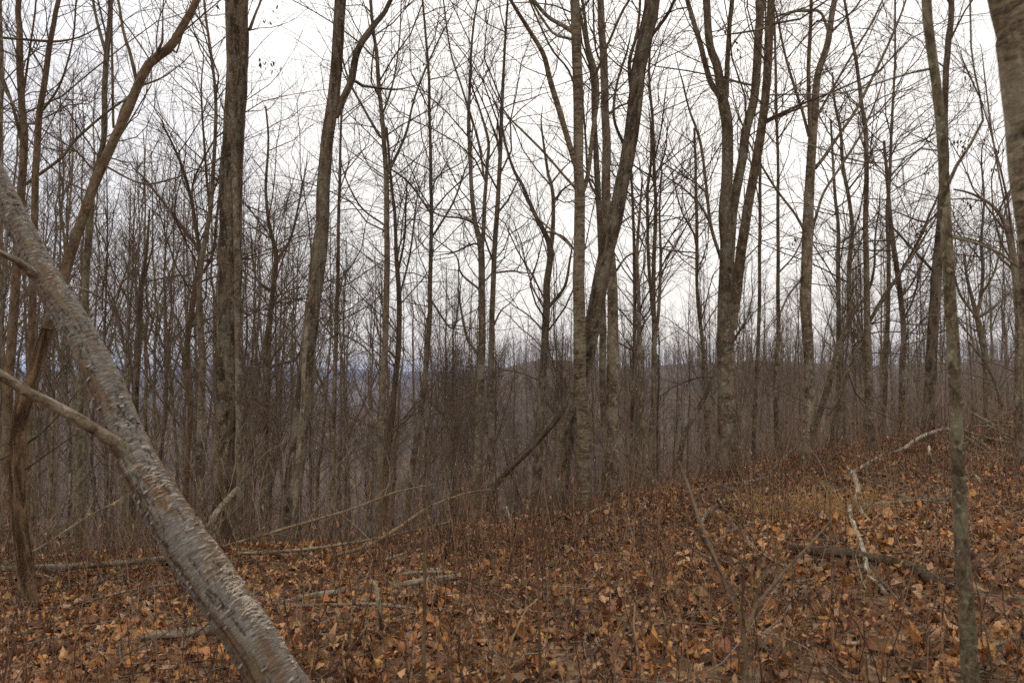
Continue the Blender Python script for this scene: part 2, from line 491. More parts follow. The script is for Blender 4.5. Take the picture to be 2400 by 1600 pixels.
RIDGE2 = hill('hill', [-900, 300, 700, 1000, 1100, 1500, 3400], [892, 893, 890, 886, 882, 880, 880], 1700, 560,
              'blue grey wooded ridge beyond the valley', jag=15, seed=7)
RIDGE3 = hill('hill', [-900, 300, 600, 850, 1100, 1300, 3300], [868, 869, 862, 866, 869, 868, 866], 4000, 900,
              'farthest pale blue ridge on the horizon', jag=16, seed=12)

# ------------------------------------------------------------------ the air
def build_haze():
    m = bpy.data.materials.new('haze_air'); m.use_nodes = True
    nt = m.node_tree; nt.nodes.clear()
    out = nt.nodes.new('ShaderNodeOutputMaterial'); v = nt.nodes.new('ShaderNodeVolumePrincipled')
    v.inputs['Color'].default_value = (0.46, 0.62, 1.0, 1)
    v.inputs['Density'].default_value = HAZE
    v.inputs['Anisotropy'].default_value = 0.0
    nt.links.new(v.outputs[0], out.inputs['Volume'])
    x, y0, y1, z0, z1 = 5750, -5750, 5750, -62.0, 58.0
    V = [(sx * x, y, z) for z in (z0, z1) for y in (y0, y1) for sx in (-1, 1)]
    q = [(0, 2, 3, 1), (4, 5, 7, 6), (0, 1, 5, 4), (2, 6, 7, 3), (0, 4, 6, 2), (1, 3, 7, 5)]
    o = link('haze', mesh('haze', V, q, mat=m, smooth=False))
    tag(o, 'thin bluish winter haze over the valley', 'haze', None, 'stuff')
HAZE = 0.00018
build_haze()

# ------------------------------------------------------------------ trees drawn one by one
TREES = []
def tree(name, label, Y, bark, trunk, limbs=(), ext=6.0, dens=3.0, lo=0.30, twig='twig', cat='tree', group=None,
         blen=1.0, lean=0.0, foot=True, snag=False, fine=3.0, furrow=0.0, sides=None, limb_ext=2.5, flare=0.55, limb_bark=None):
    TREES.append(dict(locals()))

def stem_points(pts, Y, lean, rg, drift=0.0):
    pts = np.asarray(pts, float)
    h = (pts[0, 1] - pts[:, 1]) / F * Y
    d = Y + lean * h + drift * np.linspace(0, 1, len(pts)) 
    P = at(pts[:, 0], pts[:, 1], d)
    return P, pts[:, 2] / 2 / F * d

def extend(P, R, length, rg):
    """carry a stem on above the frame, tapering"""
    if length <= 0: return P, R
    n = 5
    d = norm(P[-1] - P[-2]); r = R[-1]
    for k in range(n):
        d = norm(d + rg.normal(0, 0.07, 3) + np.array([0, 0, 0.06]))
        P = np.concatenate([P, [P[-1] + d * length / n]])
        R = np.concatenate([R, [max(0.004, r * (1 - (k + 1) / n * 0.85))]])
    return P, R

def trunk_mesh(name, P, R, mat, rg, off, sides=None, furrow=0.0, flare=0.0, cap=False, knobs=0.05, seed=0):
    L = np.linalg.norm(np.diff(P, axis=0), axis=1).sum()
    rmax = R.max()
    if sides is None: sides = 16 if rmax > 0.09 else (12 if rmax > 0.05 else (8 if rmax > 0.02 else 6))
    n = int(np.clip(L / (0.05 if rmax > 0.05 else 0.09), 8, 260))
    if furrow: n = int(np.clip(L / 0.045, 60, 280))
    Q, W, s = resample(P, R, n)
    th = np.arange(sides) * 2 * math.pi / sides
    cx, sx = np.cos(th)[None], np.sin(th)[None]
    ss = s[:, None]
    disp = 1 + knobs * 2 * (fbm(cx * 1.3 + 7, sx * 1.3 + seed, ss * 2.2, seed, 3) - 0.5) * 1.5
    if flare: disp = disp + np.exp(-ss / 0.20) * flare * (1.1 + 0.9 * np.cos(th[None] * (3 + seed % 3) + seed))
    # slow wander of the axis keeps thin stems from looking ruled
    wob = np.stack([fbm(s * 1.1, seed + 3.3, 0, 2, 3) - 0.5, fbm(s * 1.1, seed + 8.1, 0, 4, 3) - 0.5, np.zeros_like(s)], -1)
    Q = Q + wob * (0.3 * rmax + 0.015) * np.minimum(1, s / 0.4)[:, None]
    if furrow:
        f = vnoise(cx * rmax * 34 + 50, sx * rmax * 34 + 50, ss * 4.5, seed + 3)
        f2 = vnoise(cx * rmax * 70 + 50, sx * rmax * 70 + 50, ss * 11, seed + 4)
        ridge = np.abs(2 * f - 1) * 0.7 + np.abs(2 * f2 - 1) * 0.3
        disp = disp + furrow / rmax * (np.minimum(ridge, 0.45) - 0.3)
    V, q, uv, tr = tubes(Q[None], W[None], sides, True, disp[None], cap)
    return mesh(name, V - np.asarray(off), q, tr, mat=mat, uv=uv)

def build_tree(t, k):
    rg = np.random.default_rng(100 + k)
    Y = t['Y']
    P, R = stem_points(t['trunk'], Y, t['lean'], rg)
    if t['foot']:
        b = P[0].copy(); d = P[0] - P[min(1, len(P) - 1)]
        g = float(H(b[0], b[1]))
        if b[2] > g + 0.02:
            down = b[2] - g
            slope_x = np.clip(d[0] / max(1e-3, -d[2]), -0.25, 0.25) if d[2] < 0 else 0
            foot = np.array([b[0] + slope_x * down * 0.6, b[1], 0]); foot[2] = float(H(foot[0], foot[1])) - 0.06
            P = np.concatenate([[foot], P]); R = np.concatenate([[R[0] * 1.08], R])
        else:
            P[0, 2] = g - 0.06
    top_out = t['trunk'][-1][1] <= 8
    if top_out and not t['snag']: P, R = extend(P, R, t['ext'], rg)
    base = P[0] + np.array([0, 0, 0.06])
    root = empty(t['name'], base, t['label'], t['cat'], t['group'])
    trunk = link('trunk', trunk_mesh('trunk', P, R, M[t['bark']], rg, base, t['sides'], t['furrow'], t['flare'], t['snag'], seed=k), root)
    stems = [(P, R, t['lo'])]
    for li, lp in enumerate(t['limbs']):
        dr = rg.uniform(-0.9, 0.9) * np.linalg.norm(np.diff(np.asarray(lp, float)[:, :2], axis=0), axis=1).sum() / F * Y * 0.5
        # start on the trunk at its own distance there
        y0 = Y + t['lean'] * (t['trunk'][0][1] - lp[0][1]) / F * Y
        LP, LR = stem_points(lp, y0, 0.0, rg, dr)
        if lp[-1][1] <= 8: LP, LR = extend(LP, LR, t['limb_ext'], rg)
        else: LP, LR = extend(LP, LR, 0.35, rg)
        link('limb', trunk_mesh('limb', LP, LR, M[t['limb_bark'] or t['bark']], rg, base, None, 0, 0, seed=k * 7 + li + 1), root)
        stems.append((LP, LR, 0.12))
    if t['dens'] > 0:
        SP, SR, SL, lo = [], [], [], []
        for p, r, l in stems:
            q, w, s = resample(p, r, 28); SP.append(q); SR.append(w); SL.append(s[-1]); lo.append(l)
        SP, SR, SL, lo = np.array(SP), np.array(SR), np.array(SL), np.array(lo)
        cr = Crown()
        cnt = np.maximum(2, (2.6 * t['dens'] * SL * (1 - lo)).astype(int))
        S, T, idx, tt = spawn(SP, cnt, lo, np.full(len(lo), 0.99), rg)
        pr = SR[idx, np.minimum((tt * 27).astype(int), 27)]
        ln = rg.uniform(0.5, 2.9, len(idx)) * t['blen'] * np.clip(0.45 + pr / 0.05, 0.5, 1.25)
        low = tt < np.maximum(lo[idx], 0.2) + 0.1
        ln = np.where(low, ln * 0.6, ln)
        D = perp_dirs(T, np.radians(rg.uniform(30, 75, len(idx))), rg)
        r0 = np.clip(np.minimum(pr * 0.5, 0.0038 * ln + 0.0025), 0.0022, 0.014)
        B, BR = grow(S, D, ln, r0, np.full(len(idx), 0.0014), 7, 0.45, 0.55, rg)
        cr.add(B, BR, 4)
        twig_levels(cr, B, BR, ln, rg, sub=4.6, fine=t['fine'] * 1.75)
        link('crown', cr.mesh('crown', M[t['twig']], base), root)
    return root

# left edge to centre
tree('leaning_tree', 'tan barked tree bent far to the right, behind the leaning birch', 6.6, 'brown',
     [(112, 770, 30), (145, 658, 26), (168, 577, 25), (204, 475, 24), (224, 424, 23), (265, 332, 22), (301, 255, 22), (324, 199, 22), (352, 148, 22), (398, 112, 22), (429, 61, 19), (462, 0, 17)],
     [[(322, 199, 9), (306, 128, 8), (291, 77, 7), (278, 0, 6)], [(352, 146, 10), (367, 126, 8), (380, 100, 6), (381, 40, 3)],
      [(262, 345, 8), (300, 225, 5), (378, 184, 4)], [(245, 388, 6), (330, 430, 5), (400, 420, 4), (440, 405, 3)], [(398, 112, 8), (412, 125, 6), (420, 105, 4)]],
     dens=1.5, lo=0.35, foot=False, fine=2.5, ext=3.5, flare=0)
tree('snag', 'split and shredded dead trunk of orange brown wood with crooked top at far left', 6.6, 'dead_wood',
     [(68, 1428, 40), (62, 1330, 36), (50, 1240, 32), (44, 1150, 32), (42, 1060, 33), (46, 985, 34), (58, 935, 34), (78, 880, 28), (95, 820, 26), (112, 765, 27)], [],
     dens=0, snag=True, furrow=0.02, sides=44, flare=0.25)
tree('oak_tree', 'thick straight oak with deeply furrowed bark at the crest, left of centre', 9.9, 'oak',
     [(524, 1262, 66), (528, 1200, 60), (530, 1100, 58), (533, 950, 57), (534, 800, 55), (538, 660, 54), (542, 510, 52), (546, 350, 50), (556, 200, 48), (560, 100, 49), (561, 0, 47)],
     [[(585, 70, 9), (600, 30, 6), (612, 0, 5)]], dens=1.5, lo=0.45, ext=8, furrow=0.03, sides=56, flare=0.4)
tree('slender_tree', 'slender pale tree growing up in front of the thick oak', 9.4, 'maple',
     [(560, 1290, 15), (561, 1106, 15), (557, 953, 14), (557, 800, 14), (556, 640, 14), (552, 470, 14), (545, 306, 13), (538, 150, 12), (534, 0, 11)], [], dens=1.2, lo=0.4, ext=5)
tree('leaning_oak', 'tall furrowed tree tilting right with a forked limb, right of the thick oak', 9.3, 'furrow_grey',
     [(676, 1262, 46), (684, 1170, 42), (694, 1081, 40), (704, 980, 38), (714, 877, 36), (727, 760, 34), (738, 660, 34), (750, 571, 32), (758, 450, 31), (770, 330, 29), (780, 245, 28), (788, 153, 27), (798, 0, 27)],
     [[(786, 275, 18), (800, 240, 18), (822, 190, 18), (836, 120, 17), (870, 65, 15), (900, 30, 12), (915, 0, 11)],
      [(832, 190, 8), (852, 202, 7), (878, 205, 6), (915, 210, 5)]], dens=1.5, lo=0.35, ext=6, furrow=0.014, sides=48)
tree('slender_tree', 'thin lichen spotted tree pressed against the tilting furrowed tree', 8.7, 'pale',
     [(681, 1306, 11), (692, 1182, 11), (700, 1055, 11), (709, 953, 10), (713, 850, 10), (722, 740, 9), (728, 640, 8), (742, 520, 6)], [], dens=1.4, lo=0.5)
tree('forked_tree', 'slim brown tree splitting into a wide spray of stems left of the thick oak', 13.0, 'brown',
     [(430, 1230, 17), (435, 1160, 16), (438, 1060, 15), (447, 960, 14), (437, 860, 14), (441, 780, 13), (458, 680, 13), (471, 602, 13), (466, 575, 9), (452, 490, 8), (433, 408, 7), (405, 340, 5), (380, 290, 4)],
     [[(468, 585, 8), (428, 535, 8), (382, 474, 6), (340, 420, 5), (316, 398, 4)], [(472, 595, 8), (490, 510, 7), (484, 420, 6), (480, 357, 6), (472, 214, 4), (476, 150, 3)],
      [(462, 560, 6), (452, 490, 5), (455, 420, 5), (500, 330, 4)], [(476, 640, 8), (500, 590, 7), (508, 520, 6), (520, 400, 5)]],
     dens=3.0, lo=0.35, twig='twig_red')
tree('slender_tree', 'straight greenish tree with ringed bark behind the bent tan trunk', 11.5, 'green_grey',
     [(186, 1220, 17), (184, 1050, 17), (190, 860, 17), (197, 740, 17), (204, 612, 16), (211, 510, 15), (216, 434, 14), (236, 357, 13), (244, 306, 13), (245, 204, 13), (250, 128, 13), (256, 60, 12), (258, 0, 11)],
     [[(247, 120, 9), (236, 80, 8), (226, 40, 7), (218, 0, 6)], [(266, 300, 6), (264, 200, 6), (262, 100, 5), (262, 0, 5)]], dens=1.8, lo=0.3, ext=5)
tree('slender_tree', 'brown tree with upright branches near the left edge, above the birch top', 10.5, 'brown',
     [(14, 1180, 22), (18, 950, 22), (26, 800, 21), (38, 650, 20), (45, 500, 19), (52, 408, 18), (56, 316, 17), (51, 255, 16), (48, 150, 16), (46, 70, 14), (44, 0, 12)],
     [[(50, 330, 8), (30, 250, 7), (10, 190, 6), (-20, 130, 5)], [(52, 240, 6), (66, 140, 5), (80, 40, 4), (84, 0, 4)], [(48, 440, 8), (80, 418, 8), (148, 367, 7), (173, 332, 7), (245, 268, 6), (301, 228, 5)]], dens=2.6, lo=0.35, ext=5)
tree('slender_tree', 'tall tan tree near the left edge with a long crooked branch crossing it', 9.6, 'brown',
     [(60, 1180, 19), (66, 980, 18), (72, 800, 17), (78, 650, 17), (82, 510, 16), (84, 408, 16), (92, 280, 15), (105, 200, 14), (116, 117, 13), (126, 60, 12), (138, 0, 11)],
     [[(122, 97, 7), (90, 96, 6), (50, 92, 6), (0, 88, 6), (-60, 70, 5)], [(122, 98, 6), (150, 96, 5), (185, 88, 4), (214, 74, 3)], [(98, 260, 6), (140, 200, 5), (170, 100, 4), (180, 0, 4)]], dens=2.6, lo=0.35, ext=5)
tree('slender_tree', 'narrow dark stem touching the left edge of the view', 9.0, 'maple',
     [(-16, 1150, 14), (-10, 800, 13), (-4, 400, 11), (4, 170, 10), (2, 80, 9), (0, 0, 9)], [[(0, 190, 6), (40, 260, 5), (70, 300, 4)]], dens=2.8, lo=0.4, ext=4)
tree('snag', 'broken grey dead pole without branches, standing between the tan trunk and the thick oak', 15, 'furrow_grey',
     [(310, 1240, 16), (314, 1080, 16), (318, 950, 15), (324, 800, 14), (328, 700, 13), (334, 648, 11), (342, 600, 8), (347, 550, 6), (350, 490, 4)],
     [[(336, 655, 6), (350, 610, 5), (358, 575, 3)]], dens=0.4, snag=True, lo=0.3)
tree('slender_tree', 'dim brown tree left of the thick oak with a dark bend near the ridge line', 12.2, 'maple',
     [(470, 1240, 18), (468, 1080, 17), (472, 950, 17), (474, 840, 16), (470, 740, 15), (468, 640, 13), (490, 510, 11), (500, 400, 9), (505, 250, 8), (495, 140, 7), (485, 60, 6), (478, 0, 5)], [], dens=2.4, lo=0.4, ext=4)
tree('crooked_tree', 'crooked grey tree with a sideways branch between the two furrowed trunks', 13.5, 'maple',
     [(612, 1240, 16), (618, 1080, 17), (625, 960, 17), (628, 880, 16), (622, 830, 16), (632, 760, 13), (640, 690, 12), (648, 600, 11), (630, 520, 8), (622, 440, 7), (628, 330, 5), (622, 250, 4)],
     [[(634, 860, 8), (660, 850, 7), (690, 845, 6), (705, 820, 5)], [(648, 610, 7), (680, 560, 6), (700, 480, 5), (715, 400, 4)], [(640, 690, 6), (600, 650, 5), (590, 560, 4)]], dens=3.2, lo=0.3, twig='twig_red')
tree('slender_tree', 'slim dark tree just right of the tilting furrowed tree', 12.6, 'maple',
     [(776, 1240, 11), (780, 1050, 11), (784, 900, 11), (788, 800, 10), (790, 690, 9), (792, 560, 8), (796, 400, 7), (800, 260, 5)], [[(776, 1050, 6), (764, 930, 5), (740, 860, 5), (728, 800, 4)]], dens=2.6, lo=0.25)
# centre
tree('pale_tree', 'slender tree with pale lower bark and ascending limbs, left of centre', 12.4, 'pale',
     [(884, 1235, 17), (887, 1182, 17), (892, 1055, 16), (897, 902, 15), (903, 800, 14), (906, 700, 14), (907, 612, 14), (905, 485, 13), (905, 408, 12), (900, 331, 11), (894, 255, 10), (889, 204, 10), (884, 128, 9), (877, 77, 8), (868, 0, 7)],
     [[(906, 408, 8), (928, 367, 7), (953, 306, 6), (968, 240, 5), (994, 168, 5), (1030, 90, 4), (1052, 50, 3)], [(900, 326, 7), (892, 322, 7), (856, 260, 6), (820, 194, 5), (800, 130, 4)],
      [(898, 265, 5), (920, 200, 5), (934, 120, 4), (940, 0, 3)], [(905, 530, 5), (850, 490, 5), (820, 440, 4), (805, 400, 3)], [(898, 870, 6), (850, 810, 5), (780, 770, 4), (740, 730, 3)]],
     dens=2.2, lo=0.3, ext=4)
tree('slender_tree', 'slim brown tree close behind the pale lower trunk, leaning slightly left at its foot', 13.4, 'brown',
     [(898, 1235, 15), (905, 1100, 14), (917, 990, 14), (926, 900, 13), (934, 810, 13), (936, 690, 12), (930, 612, 10), (926, 510, 8), (917, 430, 7), (906, 300, 5)],
     [[(932, 640, 6), (948, 560, 5), (952, 470, 4)], [(934, 850, 7), (918, 828, 6), (900, 815, 5)], [(935, 700, 5), (960, 600, 5), (975, 480, 4)]], dens=2.8, lo=0.3)
tree('slender_tree', 'dark thin tree left of the twin poles, sloping left at its foot', 13.0, 'maple',
     [(952, 1240, 14), (960, 1150, 14), (970, 1075, 14), (988, 953, 13), (1002, 825, 12), (1007, 740, 11), (1009, 638, 10), (1012, 510, 9), (1009, 408, 8), (1007, 306, 7), (1005, 200, 7), (998, 100, 6), (990, 0, 5)],
     [[(1010, 560, 6), (1060, 480, 5), (1090, 400, 4)], [(1010, 500, 6), (960, 430, 5), (915, 395, 4)], [(1008, 700, 6), (1060, 770, 5), (1075, 700, 4)]], dens=2.8, lo=0.28, ext=4)
tree('forked_tree', 'grey tree forking into close stems, left one of the twin grey poles near the centre', 11.6, 'maple',
     [(1114, 1205, 21), (1116, 1120, 20), (1122, 1030, 19), (1126, 920, 18), (1129, 800, 17), (1129, 663, 16), (1127, 576, 15), (1114, 525, 11), (1106, 459, 10), (1101, 357, 9), (1098, 280, 8), (1101, 204, 7), (1104, 128, 6), (1111, 51, 5), (1119, 0, 4)],
     [[(1129, 580, 11), (1133, 540, 10), (1135, 470, 9), (1142, 383, 8), (1145, 332, 7), (1125, 260, 5), (1105, 200, 4)], [(1118, 528, 7), (1095, 515, 6), (1075, 510, 5), (1030, 505, 4), (1000, 480, 3)],
      [(1135, 420, 6), (1120, 330, 6), (1080, 200, 5), (1055, 120, 4), (1040, 0, 4)], [(1126, 680, 6), (1080, 640, 5), (1070, 600, 4), (1020, 560, 3)], [(1128, 573, 6), (1105, 572, 5), (1070, 590, 5), (1045, 595, 3)],
      [(1121, 830, 8), (1095, 790, 7), (1080, 720, 5), (1075, 690, 4)]], dens=2.4, lo=0.3, ext=4)
tree('slender_tree', 'straight thin tree, right one of the twin grey poles near the centre', 11.9, 'maple',
     [(1150, 1205, 15), (1151, 1106, 15), (1152, 953, 14), (1152, 800, 13), (1155, 663, 12), (1160, 561, 12), (1165, 485, 11), (1170, 408, 10), (1175, 306, 9), (1178, 230, 8), (1183, 128, 6), (1190, 0, 5)],
     [[(1157, 614, 6), (1143, 580, 5), (1135, 555, 4)], [(1165, 500, 6), (1190, 470, 5), (1205, 440, 4)], [(1155, 640, 5), (1200, 635, 5), (1230, 640, 3)], [(1172, 350, 5), (1140, 260, 4), (1110, 190, 3)], [(1152, 775, 5), (1172, 730, 4), (1190, 715, 3)]],
     dens=2.2, lo=0.32, ext=4)
tree('forked_tree', 'dark forked tree standing alone against bright sky left of the ringed birch', 12.4, 'maple',
     [(1255, 1195, 22), (1262, 1106, 21), (1268, 953, 19), (1275, 830, 18), (1282, 720, 17), (1283, 663, 16), (1290, 587, 15), (1270, 532, 10), (1249, 495, 9), (1223, 434, 8), (1203, 398, 7), (1185, 340, 5), (1178, 300, 4)],
     [[(1290, 590, 11), (1296, 540, 10), (1297, 469, 9), (1292, 430, 8), (1285, 408, 7), (1275, 347, 6), (1268, 290, 4)], [(1297, 475, 6), (1318, 445, 5), (1336, 434, 4)], [(1285, 720, 9), (1310, 692, 8), (1326, 665, 7), (1336, 610, 5)],
      [(1270, 540, 5), (1320, 555, 5), (1350, 590, 4)], [(1292, 430, 5), (1315, 400, 4), (1330, 385, 3)], [(1278, 780, 5), (1240, 740, 4), (1210, 720, 3)]], dens=1.6, lo=0.35, limb_ext=0.5)
tree('birch_tree', 'straight dark birch with ringed bark at the crest, just right of centre', 9.9, 'birch',
     [(1372, 1195, 34), (1368, 1110, 31), (1370, 1004, 30), (1363, 902, 28), (1361, 800, 28), (1357, 663, 27), (1357, 561, 26), (1358, 459, 25), (1354, 380, 24), (1354, 306, 24), (1353, 204, 24), (1350, 102, 23), (1348, 0, 22)],
     [[(1362, 462, 12), (1378, 410, 10), (1389, 306, 10), (1400, 230, 9), (1396, 168, 9), (1378, 102, 8), (1364, 0, 7)], [(1398, 225, 6), (1425, 204, 4), (1436, 195, 3)], [(1392, 185, 8), (1422, 112, 7), (1458, 30, 7), (1476, 0, 6)],
      [(1352, 395, 15), (1335, 340, 14), (1310, 255, 14), (1290, 189, 13), (1274, 128, 12), (1244, 77, 10), (1215, 30, 9), (1197, 0, 8)], [(1346, 78, 11), (1318, 60, 11), (1285, 41, 10), (1254, 5, 9)],
      [(1340, 92, 7), (1298, 80, 6), (1268, 40, 6), (1244, 0, 5)], [(1354, 446, 8), (1320, 410, 6), (1274, 357, 6), (1223, 306, 5), (1188, 270, 4), (1150, 200, 3)], [(1352, 590, 6), (1320, 560, 5), (1270, 520, 4), (1240, 490, 3)],
      [(1352, 215, 6), (1330, 160, 5), (1290, 110, 5), (1240, 0, 4)]], dens=1.6, lo=0.35, ext=7, furrow=0.006, sides=36)
tree('leaning_tree', 'big furrowed trunk tilting right from behind the ringed birch', 10.2, 'furrow_grey',
     [(1308, 1190, 46), (1316, 1100, 44), (1330, 1010, 42), (1350, 930, 40), (1372, 855, 38), (1390, 765, 38), (1402, 690, 37), (1417, 600, 36), (1437, 520, 35), (1455, 434, 34), (1472, 357, 33), (1487, 255, 34), (1499, 160, 34), (1516, 77, 35), (1530, 0, 36)],
     [[(1486, 260, 10), (1475, 150, 9), (1492, 80, 7), (1500, 0, 6)], [(1472, 360, 8), (1440, 280, 7), (1445, 200, 6), (1470, 120, 5)], [(1514, 100, 9), (1560, 40, 8), (1580, 0, 7)]],
     dens=1.3, lo=0.35, ext=7, furrow=0.016, sides=48)
tree('slender_tree', 'grey stem rising between the ringed birch and the pale trunk beside it', 12.2, 'maple',
     [(1418, 1180, 16), (1416, 1000, 16), (1412, 800, 16), (1410, 640, 15), (1404, 510, 15), (1400, 459, 14), (1397, 357, 13), (1392, 255, 12), (1390, 190, 11), (1378, 120, 10), (1366, 60, 8), (1352, 0, 6)], [[(1400, 460, 7), (1380, 420, 6), (1372, 330, 5), (1366, 240, 4)]], dens=1.8, lo=0.4, ext=4)
tree('pale_tree', 'pale speckled trunk standing right beside the ringed birch', 10.7, 'pale',
     [(1440, 1180, 30), (1437, 1080, 29), (1435, 953, 28), (1438, 800, 26), (1433, 638, 24), (1425, 536, 22), (1420, 459, 21), (1420, 357, 20), (1417, 255, 19), (1415, 153, 18), (1410, 77, 17), (1407, 0, 16)],
     [[(1424, 270, 7), (1450, 250, 5), (1480, 240, 4)], [(1426, 560, 6), (1460, 520, 5), (1490, 500, 4)], [(1416, 160, 6), (1395, 110, 5), (1390, 0, 5)], [(1434, 650, 6), (1470, 600, 5), (1500, 590, 3)]], dens=1.4, lo=0.4, ext=6)
tree('slender_tree', 'very thin straight pole, nearest on the right of the big tilting trunk', 13.5, 'maple',
     [(1478, 1150, 9), (1482, 950, 9), (1486, 800, 8), (1487, 663, 8), (1485, 540, 7), (1481, 425, 6), (1478, 330, 5)], [], dens=2.4, lo=0.3)
tree('slender_tree', 'thin pole forking at mid height right of the big tilting trunk', 12.8, 'maple',
     [(1528, 1150, 11), (1532, 950, 11), (1534, 800, 11), (1532, 663, 10), (1537, 510, 9), (1534, 408, 8), (1530, 280, 7), (1522, 180, 6), (1525, 80, 5), (1528, 0, 5)],
     [[(1530, 740, 8), (1520, 612, 8), (1517, 459, 7), (1525, 380, 6), (1526, 300, 5)], [(1535, 370, 5), (1550, 300, 4), (1560, 220, 3)]], dens=2.4, lo=0.3, ext=3)
tree('pale_tree', 'left one of two pale thin stems meeting at the ground beyond the speckled trunk', 11.6, 'pale',
     [(1516, 1140, 11), (1514, 1055, 11), (1503, 953, 10), (1499, 815, 10), (1497, 700, 9), (1494, 600, 8), (1500, 500, 6), (1505, 420, 4)], [], dens=2.2, lo=0.4)
tree('pale_tree', 'right one of two pale thin stems meeting at the ground beyond the speckled trunk', 11.7, 'pale',
     [(1520, 1140, 11), (1523, 1055, 11), (1530, 953, 10), (1534, 815, 9), (1544, 720, 8), (1548, 600, 7), (1546, 500, 5), (1552, 400, 4)], [], dens=2.2, lo=0.4)
# right half
tree('maple_tree', 'large grey tree with a fan of thick upright stems, right of centre', 11.2, 'maple',
     [(1700, 1118, 46), (1700, 1060, 43), (1700, 1004, 42), (1700, 902, 41), (1701, 800, 40), (1702, 740, 38), (1700, 690, 32), (1702, 587, 28), (1699, 510, 28), (1702, 408, 27), (1702, 306, 26), (1697, 250, 26), (1688, 204, 21), (1679, 153, 20), (1662, 102, 18), (1654, 0, 17)],
     [[(1693, 240, 14), (1680, 215, 15), (1664, 190, 14), (1641, 102, 13), (1622, 40, 12), (1610, 0, 11)], [(1702, 230, 13), (1705, 153, 12), (1710, 51, 11), (1715, 0, 11)],
      [(1706, 690, 22), (1710, 602, 24), (1716, 510, 24), (1723, 459, 23), (1740, 367, 22), (1748, 306, 22), (1768, 230, 21), (1776, 128, 20), (1784, 0, 19)],
      [(1712, 770, 26), (1726, 690, 25), (1738, 587, 24), (1753, 485, 23), (1768, 408, 22), (1784, 306, 21), (1796, 204, 20), (1804, 102, 19), (1809, 0, 18)],
      [(1694, 620, 9), (1684, 590, 8), (1666, 525, 8), (1656, 434, 7), (1641, 332, 7), (1615, 255, 5), (1600, 190, 4)], [(1790, 290, 8), (1830, 270, 7), (1880, 252, 5), (1920, 240, 3)], [(1668, 530, 6), (1640, 480, 5), (1600, 440, 4), (1570, 420, 3)]],
     dens=1.3, lo=0.45, ext=5, flare=0.25, furrow=0.006, sides=36)
tree('slender_tree', 'thin dark pole just right of the tree with a fan of stems', 13, 'maple',
     [(1822, 1110, 12), (1820, 1000, 12), (1816, 900, 11), (1824, 780, 10), (1824, 663, 9), (1824, 510, 8), (1822, 357, 7), (1819, 230, 7), (1816, 100, 6), (1812, 0, 5)], [[(1824, 640, 5), (1860, 600, 4), (1880, 560, 3)]], dens=2.4, lo=0.3, ext=4)
tree('slender_tree', 'narrow stem seen just behind the right side of the fan of thick stems', 14, 'maple',
     [(1766, 1120, 10), (1770, 950, 10), (1778, 765, 9), (1781, 561, 8), (1781, 357, 7), (1790, 200, 5), (1794, 0, 4)], [], dens=2.4, lo=0.3, ext=3)
tree('slender_tree', 'brown tree left of the fan of thick stems, bare below', 13.2, 'maple',
     [(1662, 1120, 12), (1658, 1000, 12), (1652, 900, 11), (1646, 800, 10), (1634, 690, 8), (1634, 560, 8), (1632, 440, 7), (1626, 300, 5)], [[(1634, 560, 5), (1600, 500, 4), (1580, 430, 3)]], dens=2.6, lo=0.3)
tree('slanted_tree', 'bent grey sapling sweeping up to the right below the fan of thick stems', 12.3, 'maple',
     [(1588, 1110, 13), (1602, 1030, 12), (1624, 980, 12), (1646, 943, 11), (1668, 896, 10), (1690, 850, 9), (1730, 780, 6), (1760, 730, 4)], [], dens=2.2, lo=0.4)
tree('birch_tree', 'pale white patched birch with crossing branches, right of the fan of thick stems', 11.1, 'pale',
     [(1884, 1125, 25), (1886, 1080, 24), (1892, 1004, 23), (1898, 902, 23), (1894, 800, 24), (1888, 714, 25), (1890, 612, 25), (1893, 546, 25), (1897, 459, 23), (1902, 357, 21), (1908, 280, 19), (1916, 178, 16), (1939, 102, 15), (1957, 0, 13)],
     [[(1900, 330, 11), (1897, 255, 10), (1896, 153, 10), (1900, 60, 9), (1901, 0, 8)], [(1888, 545, 8), (1862, 500, 6), (1819, 444, 6), (1780, 380, 5), (1753, 326, 4), (1720, 230, 3)], [(1902, 545, 8), (1915, 500, 7), (1932, 449, 6), (1978, 378, 6), (2023, 306, 5), (2060, 220, 4)],
      [(1910, 395, 9), (1930, 370, 8), (1967, 316, 7), (2008, 255, 7), (2034, 204, 7), (2075, 120, 6), (2110, 40, 5), (2124, 0, 5)], [(1896, 320, 8), (1880, 260, 7), (1865, 214, 7), (1840, 128, 6), (1822, 40, 5)],
      [(1944, 85, 6), (1925, 30, 7), (1900, 26, 7), (1855, 28, 7), (1822, 50, 6), (1794, 66, 6), (1722, 79, 4)], [(1906, 290, 6), (1945, 220, 6), (1990, 140, 5), (2040, 60, 5), (2070, 0, 4)], [(1890, 640, 6), (1850, 690, 5), (1830, 730, 4)]],
     dens=1.5, lo=0.35, ext=6, flare=0.2, furrow=0.004, sides=30)
tree('slender_tree', 'dark straight pole right of the pale patched birch', 12.0, 'maple',
     [(2040, 1088, 20), (2037, 1000, 19), (2036, 900, 18), (2035, 800, 16), (2032, 700, 14), (2030, 600, 13), (2029, 510, 12), (2031, 408, 11), (2029, 306, 10), (2018, 230, 9), (2008, 153, 8), (1993, 77, 7), (1980, 0, 6)],
     [[(2034, 760, 7), (2060, 720, 7), (2085, 680, 6), (2110, 640, 5), (2190, 520, 4)], [(2036, 790, 8), (2010, 820, 9), (1985, 880, 9), (1965, 935, 9)]], dens=2.3, lo=0.3, ext=4, furrow=0.005, sides=24)
